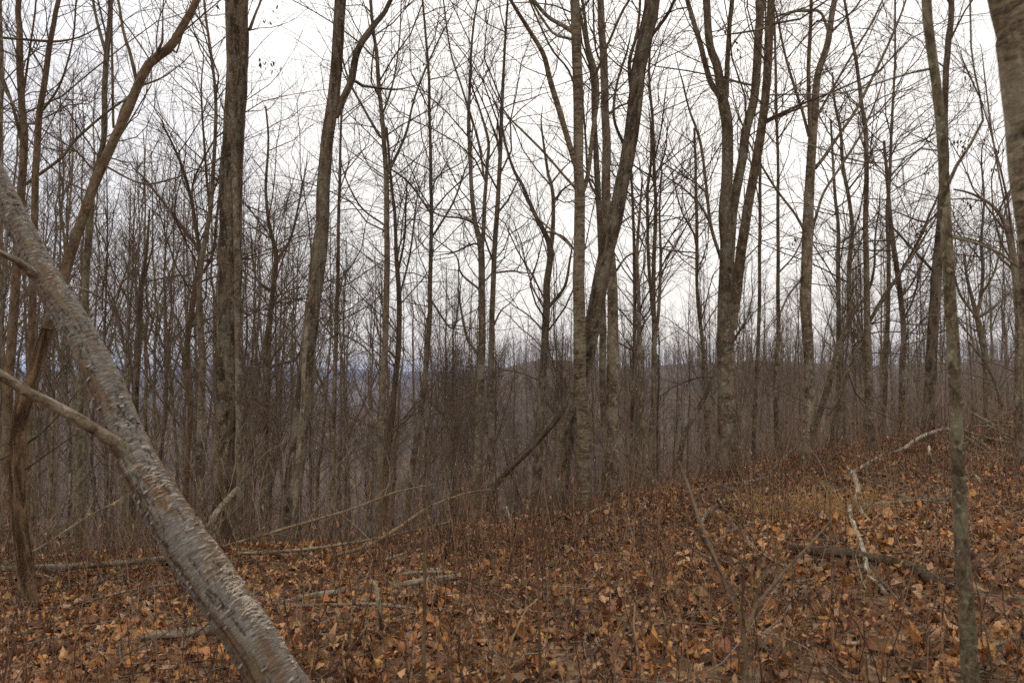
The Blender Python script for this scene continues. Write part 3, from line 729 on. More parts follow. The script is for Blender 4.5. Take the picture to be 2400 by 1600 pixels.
tree('slanted_tree', 'curved trunk crossing up to the right between the birch and the dark pole', 13.2, 'maple',
     [(1890, 1080, 16), (1908, 1005, 16), (1930, 940, 15), (1952, 865, 15), (1967, 812, 14), (1988, 760, 13), (1990, 690, 11), (1990, 612, 10), (1997, 540, 9), (1988, 459, 9), (1975, 383, 8), (1970, 306, 7), (1957, 245, 6), (1950, 170, 4)],
     [[(1990, 750, 8), (2015, 715, 7), (2040, 670, 7), (2050, 620, 6), (2052, 560, 5), (2062, 480, 3)], [(1992, 620, 5), (2020, 560, 4), (2030, 500, 3)]], dens=2.6, lo=0.35)
tree('slender_tree', 'upright thin tree seen between the birch and the curved trunk', 15, 'maple',
     [(1966, 1080, 12), (1966, 950, 12), (1967, 800, 11), (1965, 638, 10), (1965, 536, 9), (1957, 459, 8), (1952, 360, 6), (1948, 280, 5)], [], dens=2.8, lo=0.3)
tree('slender_tree', 'left of two close thin trees before the tall right hand trunk', 16, 'maple',
     [(2068, 1060, 12), (2074, 900, 12), (2080, 740, 11), (2082, 610, 10), (2080, 510, 9), (2087, 408, 8), (2090, 306, 7), (2095, 204, 6), (2098, 102, 5), (2098, 0, 5)], [], dens=2.8, lo=0.3, ext=3)
tree('slender_tree', 'bent right one of two close thin trees before the tall right hand trunk', 14.5, 'maple',
     [(2112, 1070, 15), (2113, 980, 14), (2115, 860, 14), (2118, 780, 13), (2108, 689, 12), (2097, 600, 12), (2088, 520, 10), (2080, 420, 8), (2072, 330, 6)],
     [[(2112, 760, 6), (2140, 700, 5), (2160, 620, 4)], [(2108, 700, 6), (2140, 660, 5), (2170, 590, 4)]], dens=3.0, lo=0.3)
tree('slanted_tree', 'long diagonal branch like stem rising to the right behind the tall right hand trunk', 15.5, 'maple',
     [(1962, 940, 10), (2000, 840, 10), (2040, 750, 9), (2075, 690, 9), (2110, 640, 8), (2150, 570, 7), (2185, 490, 6), (2210, 430, 4)], [], dens=2.2, lo=0.3)
tree('grey_tree', 'left and darker of two joined trunks close to the right edge', 12.6, 'furrow_grey',
     [(2168, 1045, 28), (2174, 960, 27), (2180, 870, 26), (2186, 780, 25), (2194, 680, 24), (2202, 580, 22), (2209, 470, 19), (2215, 380, 17), (2214, 300, 15), (2218, 200, 14), (2222, 100, 14), (2230, 0, 13)],
     [[(2196, 645, 7), (2140, 585, 6), (2090, 530, 4), (2060, 500, 3)], [(2205, 490, 6), (2170, 520, 5), (2110, 500, 3)]], dens=1.6, lo=0.35, ext=5, furrow=0.006, sides=28)
tree('front_tree', 'slim foreground tree with greenish grey bark and a yellow paint spot', 3.75, 'green_grey',
     [(2278, 1640, 38), (2272, 1500, 36), (2262, 1370, 35), (2254, 1270, 33), (2248, 1150, 31), (2243, 1050, 29), (2238, 930, 28), (2232, 800, 28), (2226, 710, 27), (2221, 612, 26), (2217, 530, 25), (2214, 450, 24), (2210, 370, 22), (2206, 300, 22), (2197, 204, 22), (2183, 110, 22), (2173, 40, 23), (2171, 0, 23)],
     [[(2218, 440, 10), (2233, 408, 9), (2248, 378, 8), (2279, 332, 7), (2304, 286, 6), (2304, 250, 5), (2290, 190, 4)], [(2196, 158, 6), (2120, 175, 5), (2034, 204, 4), (1990, 215, 3)],
      [(2228, 555, 7), (2290, 570, 6), (2340, 590, 6), (2375, 612, 5), (2420, 660, 4)], [(2214, 355, 5), (2140, 350, 4), (2100, 385, 4), (2060, 380, 3)]],
     dens=0.35, lo=0.5, ext=2.5, blen=0.5, flare=0.1, sides=24)
tree('edge_tree', 'thick out of focus trunk cut off by the right edge', 2.7, 'birch',
     [(2545, 1600, 205), (2530, 1300, 196), (2508, 1000, 186), (2486, 714, 178), (2470, 560, 174), (2456, 459, 170), (2441, 255, 168), (2426, 102, 168), (2410, 0, 168)], [], dens=0, ext=5, flare=0.1, sides=64, furrow=0.008)
tree('crooked_tree', 'dark crooked tree with arching limbs beside the right edge', 9.5, 'maple',
     [(2388, 1035, 20), (2386, 920, 19), (2388, 800, 19), (2388, 700, 18), (2378, 620, 16), (2366, 560, 13), (2354, 520, 10), (2325, 482, 7), (2290, 460, 6), (2262, 449, 5), (2236, 444, 4)],
     [[(2384, 640, 6), (2350, 610, 5), (2315, 575, 4), (2270, 560, 4), (2236, 553, 3)], [(2380, 600, 6), (2360, 460, 5), (2330, 340, 4), (2300, 240, 3), (2260, 150, 3)], [(2366, 540, 5), (2340, 400, 4), (2320, 280, 4), (2305, 160, 3)]], dens=2.8, lo=0.3, twig='twig', limb_ext=1)
tree('vase_tree', 'small tree fanning into many upright twigs at lower right', 13.5, 'maple',
     [(2314, 1010, 16), (2314, 920, 16), (2310, 840, 15), (2296, 770, 14), (2288, 735, 12), (2276, 690, 8), (2264, 640, 6), (2258, 590, 4)],
     [[(2290, 740, 9), (2300, 690, 8), (2304, 630, 8), (2300, 560, 7), (2306, 470, 5), (2300, 380, 4)], [(2292, 745, 8), (2330, 720, 7), (2360, 690, 5), (2380, 670, 3)], [(2286, 740, 7), (2250, 690, 6), (2236, 640, 4)], [(2300, 690, 6), (2330, 640, 5), (2345, 580, 4)]],
     dens=4.2, lo=0.45)
tree('slanted_tree', 'crooked low branch bending over at lower right behind the slim foreground tree', 11, 'maple',
     [(2345, 1010, 9), (2344, 940, 8), (2330, 890, 7), (2310, 850, 7), (2286, 820, 6), (2270, 800, 5)], [[(2344, 940, 5), (2360, 890, 4), (2362, 850, 4), (2380, 820, 3)]], dens=2.5, lo=0.3)
tree('slanted_tree', 'dark fallen pole propped against the big tilting trunk near the centre', 9.9, 'dark_wood',
     [(1150, 1162, 14), (1167, 1130, 14), (1208, 1086, 14), (1259, 1035, 13), (1310, 978, 11), (1326, 955, 8)], [], dens=0, lo=0.4, flare=0, lean=0.5, cat='fallen pole')
TWINS = {}
for k, t in enumerate(TREES):
    r = build_tree(t, k)
    TWINS[t['label']] = r
del k

# a patch of yellow paint on the slim foreground tree
def paint_spot():
    root = TWINS['slim foreground tree with greenish grey bark and a yellow paint spot']
    c = at(2222, 718, 3.75 - 0.029)
    n = 14; a = np.arange(n) / n * 2 * math.pi
    r = 0.006 + 0.002 * rng.normal(size=n)
    V = np.stack([np.cos(a) * r * 0.55, 0.004 * np.abs(np.cos(a)), np.sin(a) * r * 1.9], -1)
    V = np.concatenate([V, [[0, -0.001, 0]]]) + c - np.array(root.location)
    t = [(i, (i + 1) % n, n) for i in range(n)]
    m, nt, b = new_mat('yellow_paint'); b.inputs['Base Color'].default_value = (0.33, 0.25, 0.02, 1)
    link('paint_spot', mesh('paint_spot', V, None, t, mat=m), root)
paint_spot()

# ------------------------------------------------------------------ the leaning birch in the foreground
def leaning_birch():
    rg = np.random.default_rng(5)
    # photo x, y, thickness across the trunk, distance
    ctl = np.array([(760, 1770, 150, 3.55), (700, 1676, 140, 3.6), (648, 1600, 132, 3.65), (599, 1514, 123, 3.7), (533, 1412, 119, 3.78), (462, 1310, 119, 3.85),
                    (395, 1208, 108, 3.92), (333, 1106, 98, 4.0), (291, 1012, 92, 4.08), (247, 902, 85, 4.15), (196, 800, 80, 4.22), (158, 735, 76, 4.28),
                    (108, 655, 70, 4.34), (66, 570, 64, 4.4), (20, 480, 60, 4.46), (-20, 395, 56, 4.5), (-75, 270, 50, 4.58), (-140, 120, 44, 4.7), (-210, -60, 36, 4.8)])
    P = at(ctl[:, 0], ctl[:, 1], ctl[:, 3]); R = ctl[:, 2] * 0.91 / 2 / F * ctl[:, 3]
    base = P[0]
    root = empty('leaning_birch', base, 'big leaning birch with rough peeling grey bark and white shelf fungus, crossing the lower left', 'tree')
    n, S = 620, 104
    Q, W, s = resample(P, R, n)
    th = np.arange(S) * 2 * math.pi / S
    cx, sx, ss = np.cos(th)[None], np.sin(th)[None], s[:, None]
    big = fbm(cx * 1.2 + 5, sx * 1.2 + 5, ss * 2.0, 3, 3) - 0.5
    streak = fbm(cx * 3 + 9, sx * 3 + 9, ss * 48, 8, 3) - 0.5            # papery layers run round the trunk
    plates = fbm(cx * 2.6 + 3 + 0.5 * big, sx * 2.6 + 3, ss * 7.5, 21, 4)
    step = np.clip((plates - 0.46) * 9, 0, 1)                             # edges of bark plates
    crack = np.exp(-((plates - 0.46) / 0.016) ** 2) * sstep(0.32, 0.5, fbm(cx * 1.7, sx * 1.7, ss * 2.3, 25, 2))
    # a long furrow of torn bark down the underside
    wob = 0.22 * (fbm(s * 2.2, 4.0, 0, 31, 3) - 0.5) * 2
    # tubes() measures the angle from its own frame: find the one facing camera-left-below
    T = norm(np.gradient(Q, axis=0)); refv = abs(norm(P[-1] - P[0])[1]) < 0.75
    ref = np.array([0, 1., 0]) if refv else np.array([1., 0, 0])
    B = norm(np.cross(T, ref)); Nn = norm(np.cross(B, T))
    def theta_of(v):
        return np.arctan2((B * v).sum(1), (Nn * v).sum(1))
    left = norm(np.array([-0.52, -0.90, -0.25])[None])
    tl = theta_of(left)
    dth = np.abs((th[None] - (tl + wob)[:, None] + math.pi) % (2 * math.pi) - math.pi)
    pyk = 800 - F * ((Q[:, 2] - EYE) * CP - Q[:, 1] * SP) / (Q[:, 1] * CP + (Q[:, 2] - EYE) * SP)
    inside = (sstep(980, 1130, pyk) * (0.55 + 0.45 * vnoise(s * 6, 3.0, 0, 77)))[:, None]
    rag = 0.05 + 0.09 * vnoise(cx * 6 + 9, sx * 6 + 9, ss * 16, 3)
    gap = np.exp(-(dth / rag) ** 2) * inside
    # the big torn wound near the foot, bare wood showing
    wd = np.clip((0.75 + 0.5 * (fbm(cx * 3, sx * 3, ss * 7, 91, 3) - 0.5) * 2 - dth / 0.95), 0, 1) * sstep(1420, 1500, pyk)[:, None]
    wound = sstep(0.10, 0.22, wd)
    fine_st = fbm(cx * 7 + 9, sx * 7 + 9, ss * 110, 18, 2) - 0.5
    disp = 1 + (0.10 * big + 0.045 * streak + 0.022 * fine_st + 0.032 * step - 0.09 * crack - 0.16 * gap - 0.10 * wound)
    V, q, uv, _ = tubes(Q[None], W[None], S, True, disp[None])
    # bark colour attribute: torn orange brown, tan, and darker in the cracks and furrow
    patch = sstep(0.48, 0.55, fbm(cx * 2.6 + 2, sx * 2.6 + 2, ss * 4.5, 61, 4))
    torn = np.clip(gap * 0.7 + wound + 0.85 * np.exp(-(dth / 0.55) ** 2) * patch * sstep(1250, 1000, pyk)[:, None] + 0.8 * patch * np.exp(-((dth - 1.15) / 0.35) ** 2) + 0.6 * sstep(0.56, 0.62, fbm(cx * 2.2 + 8, sx * 2.2 + 8, ss * 3.7, 67, 4)), 0, 1)
    fl = fbm(cx * 2 + 2, sx * 2 + 2, ss * 1.3, 71, 3)
    cols = np.stack([torn, np.clip((fl - 0.45) * 4, 0, 1), np.clip(crack * 0.9 + gap * 0.9, 0, 1)], -1).reshape(-1, 3)
    m, nt, b = new_mat('rough_birch_bark')
    uvn = nd(nt, 'ShaderNodeTexCoord').outputs['UV']
    a = nd(nt, 'ShaderNodeSeparateColor'); nt.links.new(nd(nt, 'ShaderNodeAttribute', attribute_name='tone').outputs['Color'], a.inputs[0])
    f = noise(nt, mapping(nt, uvn, (13, 62, 1)), 1.0, 7, 0.78, 2.2)
    f2 = noise(nt, mapping(nt, uvn, (50, 260, 1)), 1.0, 3)
    col = ramp(nt, f, ((0.36, (0.026, 0.019, 0.012)), (0.45, (0.11, 0.086, 0.058)), (0.54, (0.25, 0.21, 0.152)), (0.63, (0.55, 0.485, 0.37))))
    col = mixc(nt, 0.3, col, ramp(nt, f2, ((0.3, (0.05, 0.04, 0.029)), (0.7, (0.40, 0.35, 0.275)))))
    brown = ramp(nt, f, ((0.3, (0.045, 0.026, 0.015)), (0.5, (0.17, 0.095, 0.045)), (0.7, (0.33, 0.22, 0.12))))
    col = mixc(nt, a.outputs[0], col, brown)
    tan = mixc(nt, 0.55, col, (0.24, 0.19, 0.115))
    fm = nd(nt, 'ShaderNodeMath', operation='MULTIPLY'); fm.inputs[1].default_value = 0.75; nt.links.new(a.outputs[1], fm.inputs[0])
    col = mixc(nt, fm.outputs[0], col, tan)
    col = mixc(nt, a.outputs[2], col, (0.05, 0.038, 0.028))
    nt.links.new(col, b.inputs['Base Color'])
    ad = nd(nt, 'ShaderNodeMath', operation='ADD'); nt.links.new(f, ad.inputs[0]); nt.links.new(f2, ad.inputs[1])
    bump(nt, b, ad.outputs[0], 0.9, 0.008)
    link('trunk', mesh('trunk', V - base, q, mat=m, uv=uv, cols=cols), root)
    # side limb to the left, and a small stub above
    for pts, bk in (([(318, 1092, 64, 4.06), (300, 1068, 50, 4.0), (274, 1044, 34, 3.93), (252, 1027, 30, 3.9), (230, 1012, 27, 3.88), (190, 988, 26, 3.8), (120, 950, 25, 3.72), (60, 920, 24, 3.66), (0, 880, 23, 3.6), (-70, 840, 21, 3.5), (-180, 780, 16, 3.4)], 'pale'),
                    ([(75, 640, 26, 4.25), (40, 612, 17, 4.15), (0, 592, 15, 4.1), (-60, 570, 12, 4.0)], 'pale'),
                    ([(140, 668, 7, 4.3), (200, 678, 5, 4.4), (240, 700, 4, 4.5), (272, 718, 2, 4.6)], 'maple')):
        pts = np.array(pts, float)
        LP = at(pts[:, 0], pts[:, 1], pts[:, 3]); LR = pts[:, 2] / 2 / F * pts[:, 3]
        link('limb', trunk_mesh('limb', LP, LR, M[bk], rg, base, 20, 0.0, 0, seed=int(pts[0, 0])), root)
    # shelf fungus: rows of small pale brackets up the upper right side
    fm_, fnt, fb = new_mat('shelf_fungus')
    fo = nd(fnt, 'ShaderNodeTexCoord').outputs['Object']
    fnt.links.new(ramp(fnt, noise(fnt, fo, 90, 3), ((0.40, (0.50, 0.36, 0.22)), (0.58, (0.74, 0.65, 0.50)))), fb.inputs['Base Color'])
    shelves = []
    for v in range(6):
        na, nr = 9, 3
        aa = np.linspace(-1, 1, na); L = rg.uniform(0.8, 1.3)
        top = []
        for k in range(nr):
            rr = k / (nr - 1)
            x = aa * L * (0.55 + 0.45 * rr); y = rr * np.cos(aa * 1.25) * (0.55 + 0.12 * rg.normal(size=na)); z = 0.10 * rr * rg.normal(size=na) + 0.08 * np.sin(aa * 5) * rr
            top.append(np.stack([x, y, z], -1))
        top = np.array(top); bot = top * np.array([0.9, 0.85, 1]) - np.array([0, 0, 0.14])
        Vf = np.concatenate([top.reshape(-1, 3), bot.reshape(-1, 3)])
        i = np.arange(nr * na).reshape(nr, na); qf = np.stack([i[:-1, :-1], i[:-1, 1:], i[1:, 1:], i[1:, :-1]], -1).reshape(-1, 4)
        o = nr * na
        e = np.stack([i[-1, :-1], i[-1, 1:], i[-1, 1:] + o, i[-1, :-1] + o], -1)
        shelves.append(mesh('shelf_fungus', Vf, np.concatenate([qf, qf[:, ::-1] + o, e]), mat=fm_))
    right = norm(np.array([0.60, -0.68, 0.42])[None])
    tr_ = theta_of(right)
    def surf(k, t):
        d = np.cos(t) * Nn[k] + np.sin(t) * B[k]
        return Q[k] + d * W[k] * 1.02, d
    # rows by photo height
    def k_at(py): return int(np.argmin(np.abs(np.interp(s, np.linspace(0, s[-1], n), np.arange(n)) * 0 + (800 - F * ((Q[:, 2] - EYE) * CP - Q[:, 1] * SP) / (Q[:, 1] * CP + (Q[:, 2] - EYE) * SP)) - py)))
    spots = []
    for py in rg.normal(1425, 38, 105): spots.append((py, rg.normal(0.20, 0.20)))
    for py in rg.uniform(1300, 1600, 44): spots.append((py, rg.normal(0.62, 0.10)))
    for py in rg.normal(1150, 20, 24): spots.append((py, rg.normal(-0.05, 0.25)))
    for py in rg.uniform(1050, 1300, 20): spots.append((py, rg.normal(0.5, 0.14)))
    for j, (py, dt) in enumerate(spots):
        k = k_at(py)
        # positive dt = further round to the right
        sign = 1.0 if (np.cross(Nn[k], B[k]) * T[k]).sum() > 0 else -1.0
        side = np.cross(T[k], surf(k, tr_[k])[1])
        t = tr_[k] + dt * (1 if (surf(k, tr_[k] + 0.1)[0][0] - surf(k, tr_[k] - 0.1)[0][0]) > 0 else -1)
        p, d = surf(k, t)
        o = link('bracket_fungus', shelves[j % 6], root)
        tang = norm(np.cross(T[k], d)[None])[0]
        up = np.cross(d, -tang)
        if up[2] < 0: up = -up
        x = np.cross(d, up); x = x / np.linalg.norm(x)
        rotm = Matrix(((x[0], d[0], up[0]), (x[1], d[1], up[1]), (x[2], d[2], up[2]))).to_4x4()
        sz = rg.uniform(0.010, 0.022)
        o.matrix_local = Matrix.Translation(Vector(p - d * sz * 0.15 - base)) @ rotm @ Matrix.Rotation(rg.normal(0, 0.25), 4, 'Y') @ Matrix.Diagonal((sz * rg.uniform(0.8, 1.3), sz * 0.8, sz * 0.7, 1))
    # loose curls of bark all over, thickest along the furrow and the right edge
    N = 1000
    k = rg.integers(20, n - 20, N)  # anywhere along the trunk
    t = np.where(rg.random(N) < 0.15, tl[k] + rg.normal(0, 0.3, N), np.where(rg.random(N) < 0.4, tr_[k] + rg.normal(0.2, 0.35, N), rg.uniform(0, 2 * math.pi, N)))
    d = np.cos(t)[:, None] * Nn[k] + np.sin(t)[:, None] * B[k]
    tg = np.cross(T[k], d)
    w = rg.uniform(0.006, 0.024, N)[:, None]; hh = rg.uniform(0.003, 0.010, N)[:, None] * np.where(rg.random(N) < .5, 1, -1)[:, None]; lift = rg.uniform(0.001, 0.0045, N)[:, None]
    c0 = Q[k] + d * (W[k] * rg.uniform(0.99, 1.03, N))[:, None]
    rows = []
    for r_, (a_, l_) in enumerate(((0, 0.0), (0.6, 0.5), (1.0, 1.2))):
        for x_ in (-1, -0.3, 0.4, 1):
            rows.append(c0 + tg * w * x_ * (1 - 0.25 * a_) + T[k] * hh * a_ * 1.2 + d * lift * l_ * (1 - 0.3 * abs(x_)))
    Vc = np.stack(rows, 1)
    g_ = np.arange(12).reshape(3, 4); fq = np.stack([g_[:-1, :-1], g_[:-1, 1:], g_[1:, 1:], g_[1:, :-1]], -1).reshape(-1, 4)
    fq = (fq[None] + (np.arange(N) * 12)[:, None, None]).reshape(-1, 4)
    pal = np.array([(0.27, 0.235, 0.18), (0.38, 0.335, 0.26), (0.17, 0.125, 0.08), (0.28, 0.19, 0.11), (0.10, 0.075, 0.05)])
    cc = pal[rg.integers(0, 5, N)] * rg.uniform(0.8, 1.2, N)[:, None]
    o = link('bark_curls', mesh('bark_curls', Vc.reshape(-1, 3) - base, fq, mat=M['leaf'], cols=np.repeat(cc, 12, 0)), root)
    o['kind'] = 'stuff'
leaning_birch()

# ------------------------------------------------------------------ saplings and stems close to the camera
def sapling(name, label, cat, stems, bark, dens=0.0, twig='twig', group=None):
    """stems: lists of (px, py, w, distance); the first is the main one and runs to the ground"""
    rg = np.random.default_rng(abs(hash(label)) % 1000 if False else len(label) * 7 + int(stems[0][0][0]))
    pts = np.array(stems[0], float)
    P = at(pts[:, 0], pts[:, 1], pts[:, 3]); R = pts[:, 2] / 2 / F * pts[:, 3]
    g = float(H(P[0, 0], P[0, 1])) - 0.03
    if P[0, 2] > g + 0.02:
        P = np.concatenate([[[P[0, 0], P[0, 1], g]], P]); R = np.concatenate([[R[0]], R])
    else: P[0, 2] = g
    base = P[0].copy()
    root = empty(name, base, label, cat, group)
    link('stem', trunk_mesh('stem', P, R, M[bark], rg, base, 8, seed=3), root)
    all_ = [(P, R)]
    for st in stems[1:]:
        pts = np.array(st, float)
        LP = at(pts[:, 0], pts[:, 1], pts[:, 3]); LR = pts[:, 2] / 2 / F * pts[:, 3]
        link('branch', trunk_mesh('branch', LP, LR, M[bark], rg, base, 6, seed=5), root); all_.append((LP, LR))
    if dens:
        SP, SR, SL = zip(*[resample(p, r, 20) for p, r in all_]); SP = np.array(SP); L = np.array([x[-1] for x in SL])
        cr = Crown(); twig_levels(cr, SP, np.array(SR), L, rg, sub=dens, fine=1.5, scale=0.5)
        link('twigs', cr.mesh('twigs', M[twig], base), root)
sapling('sapling', 'blurred forked sapling close to the camera, its arms spread low right of centre', 'sapling',
        [[(1746, 1660, 12, 2.5), (1748, 1560, 12, 2.5), (1747, 1489, 11, 2.5), (1738, 1453, 9, 2.5), (1718, 1395, 8, 2.52), (1690, 1345, 8, 2.55), (1651, 1244, 7, 2.6), (1625, 1180, 6, 2.65), (1608, 1120, 5, 2.7), (1590, 1080, 4, 2.75)],
         [(1750, 1480, 9, 2.5), (1760, 1440, 8, 2.52), (1775, 1415, 8, 2.55), (1808, 1374, 7, 2.6), (1855, 1320, 6, 2.7), (1890, 1285, 5, 2.8), (1945, 1225, 3, 2.9)],
         [(1745, 1470, 7, 2.5), (1738, 1410, 6, 2.45), (1746, 1300, 5, 2.4), (1736, 1240, 4, 2.4), (1716, 1190, 3, 2.35), (1690, 1150, 2, 2.3)],
         [(1692, 1350, 6, 2.55), (1640, 1250, 5, 2.45), (1585, 1190, 5, 2.4), (1530, 1130, 4, 2.3), (1450, 1075, 4, 2.25), (1370, 1030, 3, 2.2)],
         [(1768, 1425, 6, 2.5), (1775, 1380, 5, 2.5), (1800, 1330, 3, 2.5), (1822, 1290, 2, 2.5)]], 'brown', 0.8)
for i, (lab, st) in enumerate([
        ('thin upright brown stem near the bottom edge, left of centre', [(992, 1660, 9, 3.4), (993, 1500, 9, 3.4), (996, 1350, 7, 3.42), (1000, 1200, 6, 3.45), (1003, 1060, 4, 3.5), (1005, 980, 3, 3.5)]),
        ('slender reddish stem standing in the leaf litter at the centre of the foreground', [(1268, 1640, 7, 3.9), (1264, 1500, 6, 3.9), (1262, 1380, 6, 3.95), (1256, 1290, 5, 4.0), (1250, 1180, 3, 4.0)]),
        ('pale arching dry stem in the centre foreground bending to the right', [(1187, 1600, 5, 4.2), (1190, 1550, 5, 4.2), (1200, 1500, 4, 4.2), (1222, 1450, 4, 4.25), (1240, 1415, 3, 4.3), (1262, 1402, 2, 4.3)]),
        ('straw coloured upright stem at the lower right of centre', [(1515, 1610, 5, 4.0), (1498, 1540, 4, 4.0), (1486, 1480, 4, 4.05), (1487, 1420, 3, 4.1), (1492, 1380, 2, 4.1)]),
        ('thin dark twig slanting across the lower left below the birch limb', [(440, 1590, 5, 3.6), (395, 1540, 4, 3.6), (350, 1490, 4, 3.65), (320, 1430, 3, 3.7), (300, 1380, 2, 3.7)]),
        ('single wiry stem standing left of the slim foreground tree', [(1948, 1430, 5, 5.2), (1950, 1330, 4, 5.2), (1946, 1250, 4, 5.25), (1944, 1130, 3, 5.3), (1940, 1060, 2, 5.3)]),
        ('thin brown stem between the two right hand fallen branches', [(2168, 1440, 6, 5.5), (2164, 1380, 5, 5.5), (2166, 1300, 4, 5.5), (2172, 1210, 3, 5.6), (2176, 1150, 2, 5.6)]),
        ('bare wiry stem at the lower right corner beside the slim foreground tree', [(2330, 1610, 6, 3.9), (2318, 1520, 5, 3.9), (2304, 1440, 4, 3.95), (2296, 1380, 3, 4.0)])]):
    sapling('weed_stem', lab, 'stem', [st], 'straw_stem' if ('pale' in lab or 'straw' in lab) else ('weed' if 'dark' in lab or 'red' in lab else 'brown'), 0.7, 'weed')

# ------------------------------------------------------------------ fallen branches and logs
def stick(name, label, cat, parts, bark, twigs=0.0, furrow=0.0, sink=0.1):
    """each part is a list of (px, py, w[, distance]); without a distance it lies on the ground there"""
    rg = np.random.default_rng(len(label) + int(parts[0][0][0]))
    root = None
    allp = []
    for n_, pts in enumerate(parts):
        P, R = [], []
        for p in pts:
            if len(p) == 4:
                q = at(p[0], p[1], p[3]); Y = p[3]
            else:
                q = ground_at(p[0], p[1]); Y = q[1]
            r = p[2] / 2 / F * Y
            if len(p) == 3: q = q + np.array([0, 0, r * (1 - sink) + 0.045]); r *= 1.2
            P.append(q); R.append(r)
        P, R = np.array(P), np.array(R)
        if root is None:
            base = P.mean(0); base[2] = float(H(base[0], base[1]))
            root = empty(name, base, label, cat)
        nm = ('log' if 'log' in cat else 'stick') if n_ == 0 else 'side_branch'
        link(nm, trunk_mesh(nm, P, R, M[bark], rg, base, 12 if R.max() > 0.02 else 8, furrow, 0, True, 0.09, int(pts[0][0])), root)
        allp.append((P, R))
    if twigs:
        SP, SR, SL = zip(*[resample(p, r, 20) for p, r in allp]); L = np.array([x[-1] for x in SL])
        cr = Crown(); twig_levels(cr, np.array(SP), np.array(SR), L, rg, sub=twigs, fine=1.0, up=0.3, scale=0.8)
        link('twigs', cr.mesh('twigs', M['brush'], base), root)

stick('fallen_branch', 'bleached branch arching above the leaves at the right edge of the crest', 'fallen branch',
      [[(1990, 1128, 6), (2012, 1112, 7), (2040, 1095, 7), (2069, 1079, 8), (2110, 1055, 8, 10.8), (2151, 1027, 8, 11.0), (2197, 1009, 8, 11.1), (2228, 1006, 7, 11.2), (2262, 1010, 7, 11.3), (2294, 1024, 7, 11.3), (2318, 1070, 6)]], 'white_wood', 1.2)
stick('fallen_branch', 'white forked dead branch lying down the slope left of the slim foreground tree', 'fallen branch',
      [[(1988, 1108, 6), (2001, 1126, 9), (2010, 1152, 10), (2005, 1188, 10), (1992, 1208, 9), (2003, 1249, 9), (2018, 1290, 9), (2026, 1320, 9), (2034, 1366, 8), (2059, 1387, 7), (2080, 1412, 6)],
       [(2006, 1186, 8), (2018, 1212, 7), (2038, 1234, 5)], [(2012, 1186, 5), (2040, 1200, 5), (2064, 1220, 4)]], 'white_wood', 0.6)
stick('fallen_branch', 'grey stick lying level, joining the white forked branch to the slim foreground tree', 'fallen branch',
      [[(2008, 1196, 5), (2069, 1193, 7), (2130, 1190, 8), (2180, 1186, 7), (2236, 1180, 6)]], 'grey_wood', 0.4)
stick('rotten_log', 'dark rotting log half buried in leaves at lower right', 'log',
      [[(1856, 1302, 12), (1906, 1313, 20), (1983, 1320, 19), (2034, 1328, 16), (2085, 1337, 17), (2151, 1361, 20), (2187, 1387, 21), (2238, 1399, 17), (2262, 1398, 10)]], 'dark_wood', 0.5, 0.006)
stick('fallen_branch', 'crooked pale stick right of the crest centre, below the fan stemmed tree', 'fallen branch',
      [[(1636, 1275, 6), (1650, 1228, 8), (1671, 1203, 8), (1702, 1188, 7), (1748, 1181, 5)]], 'grey_wood', 0.8)
stick('fallen_branch', 'short straight pale stick in yellow grass below the crest', 'fallen branch', [[(1687, 1270, 6), (1740, 1250, 7), (1792, 1233, 5)]], 'grey_wood')
stick('fallen_branch', 'thin grey stick right of the yellow grass patch, near the crest', 'fallen branch', [[(1850, 1178, 4), (1900, 1170, 5), (1960, 1162, 5), (1990, 1160, 3)]], 'grey_wood', 0.6)
stick('fallen_log', 'dark log lying along the skyline at the right edge', 'log', [[(2262, 1048, 8), (2310, 1044, 11), (2370, 1042, 12), (2440, 1042, 12)]], 'dark_wood', 0.8)
stick('fallen_branch', 'pale crooked branch above the dark skyline log at the right edge', 'fallen branch', [[(2318, 1000, 4, 12.4), (2345, 1008, 5, 12.3), (2380, 1030, 6, 12.2), (2400, 1058, 7, 12.0), (2440, 1075, 6, 12.0)], [(2352, 1010, 4, 12.3), (2356, 1030, 4, 12.2), (2350, 1048, 3, 12.1)]], 'white_wood', 0.8)
stick('fallen_branch', 'forked dark branch with a pale broken end at the right side of the slope', 'fallen branch', [[(2306, 1108, 7), (2322, 1085, 5, 9.6), (2350, 1068, 4, 9.7), (2380, 1058, 3, 9.8)], [(2262, 1102, 5), (2290, 1130, 5), (2300, 1145, 4)]], 'grey_wood', 0.8)
stick('fallen_branch', 'long stick reaching out from the right edge at the bottom corner', 'fallen branch', [[(2304, 1545, 6), (2350, 1530, 7), (2400, 1517, 8), (2460, 1500, 8)]], 'grey_wood', 0.6)
stick('stick_stub', 'short upright white broken stub on the slope beside the arching branch', 'stub', [[(2184, 1095, 7), (2178, 1070, 7, 9.7), (2176, 1045, 5, 9.75)]], 'white_wood')
stick('stick_stub', 'thin pale broken stub standing on the crest left of the ringed birch', 'stub', [[(1207, 1268, 5), (1203, 1240, 6, 8.05), (1192, 1205, 6, 8.1), (1186, 1186, 4, 8.1)]], 'white_wood', 0.8)
stick('fallen_log', 'pale broken log on the leaves at lower left, behind the leaning birch', 'log', [[(330, 1516, 13), (380, 1511, 17), (440, 1507, 18), (505, 1499, 19), (560, 1492, 18)]], 'grey_wood')
stick('fallen_log', 'long straight pale log lying behind the birch at the far left', 'log', [[(-60, 1336, 13, 7.2), (40, 1331, 14, 7.25), (120, 1328, 14, 7.3), (204, 1325, 14, 7.35), (286, 1318, 14, 7.4), (378, 1308, 13, 7.45), (450, 1300, 12, 7.5)]], 'pale')
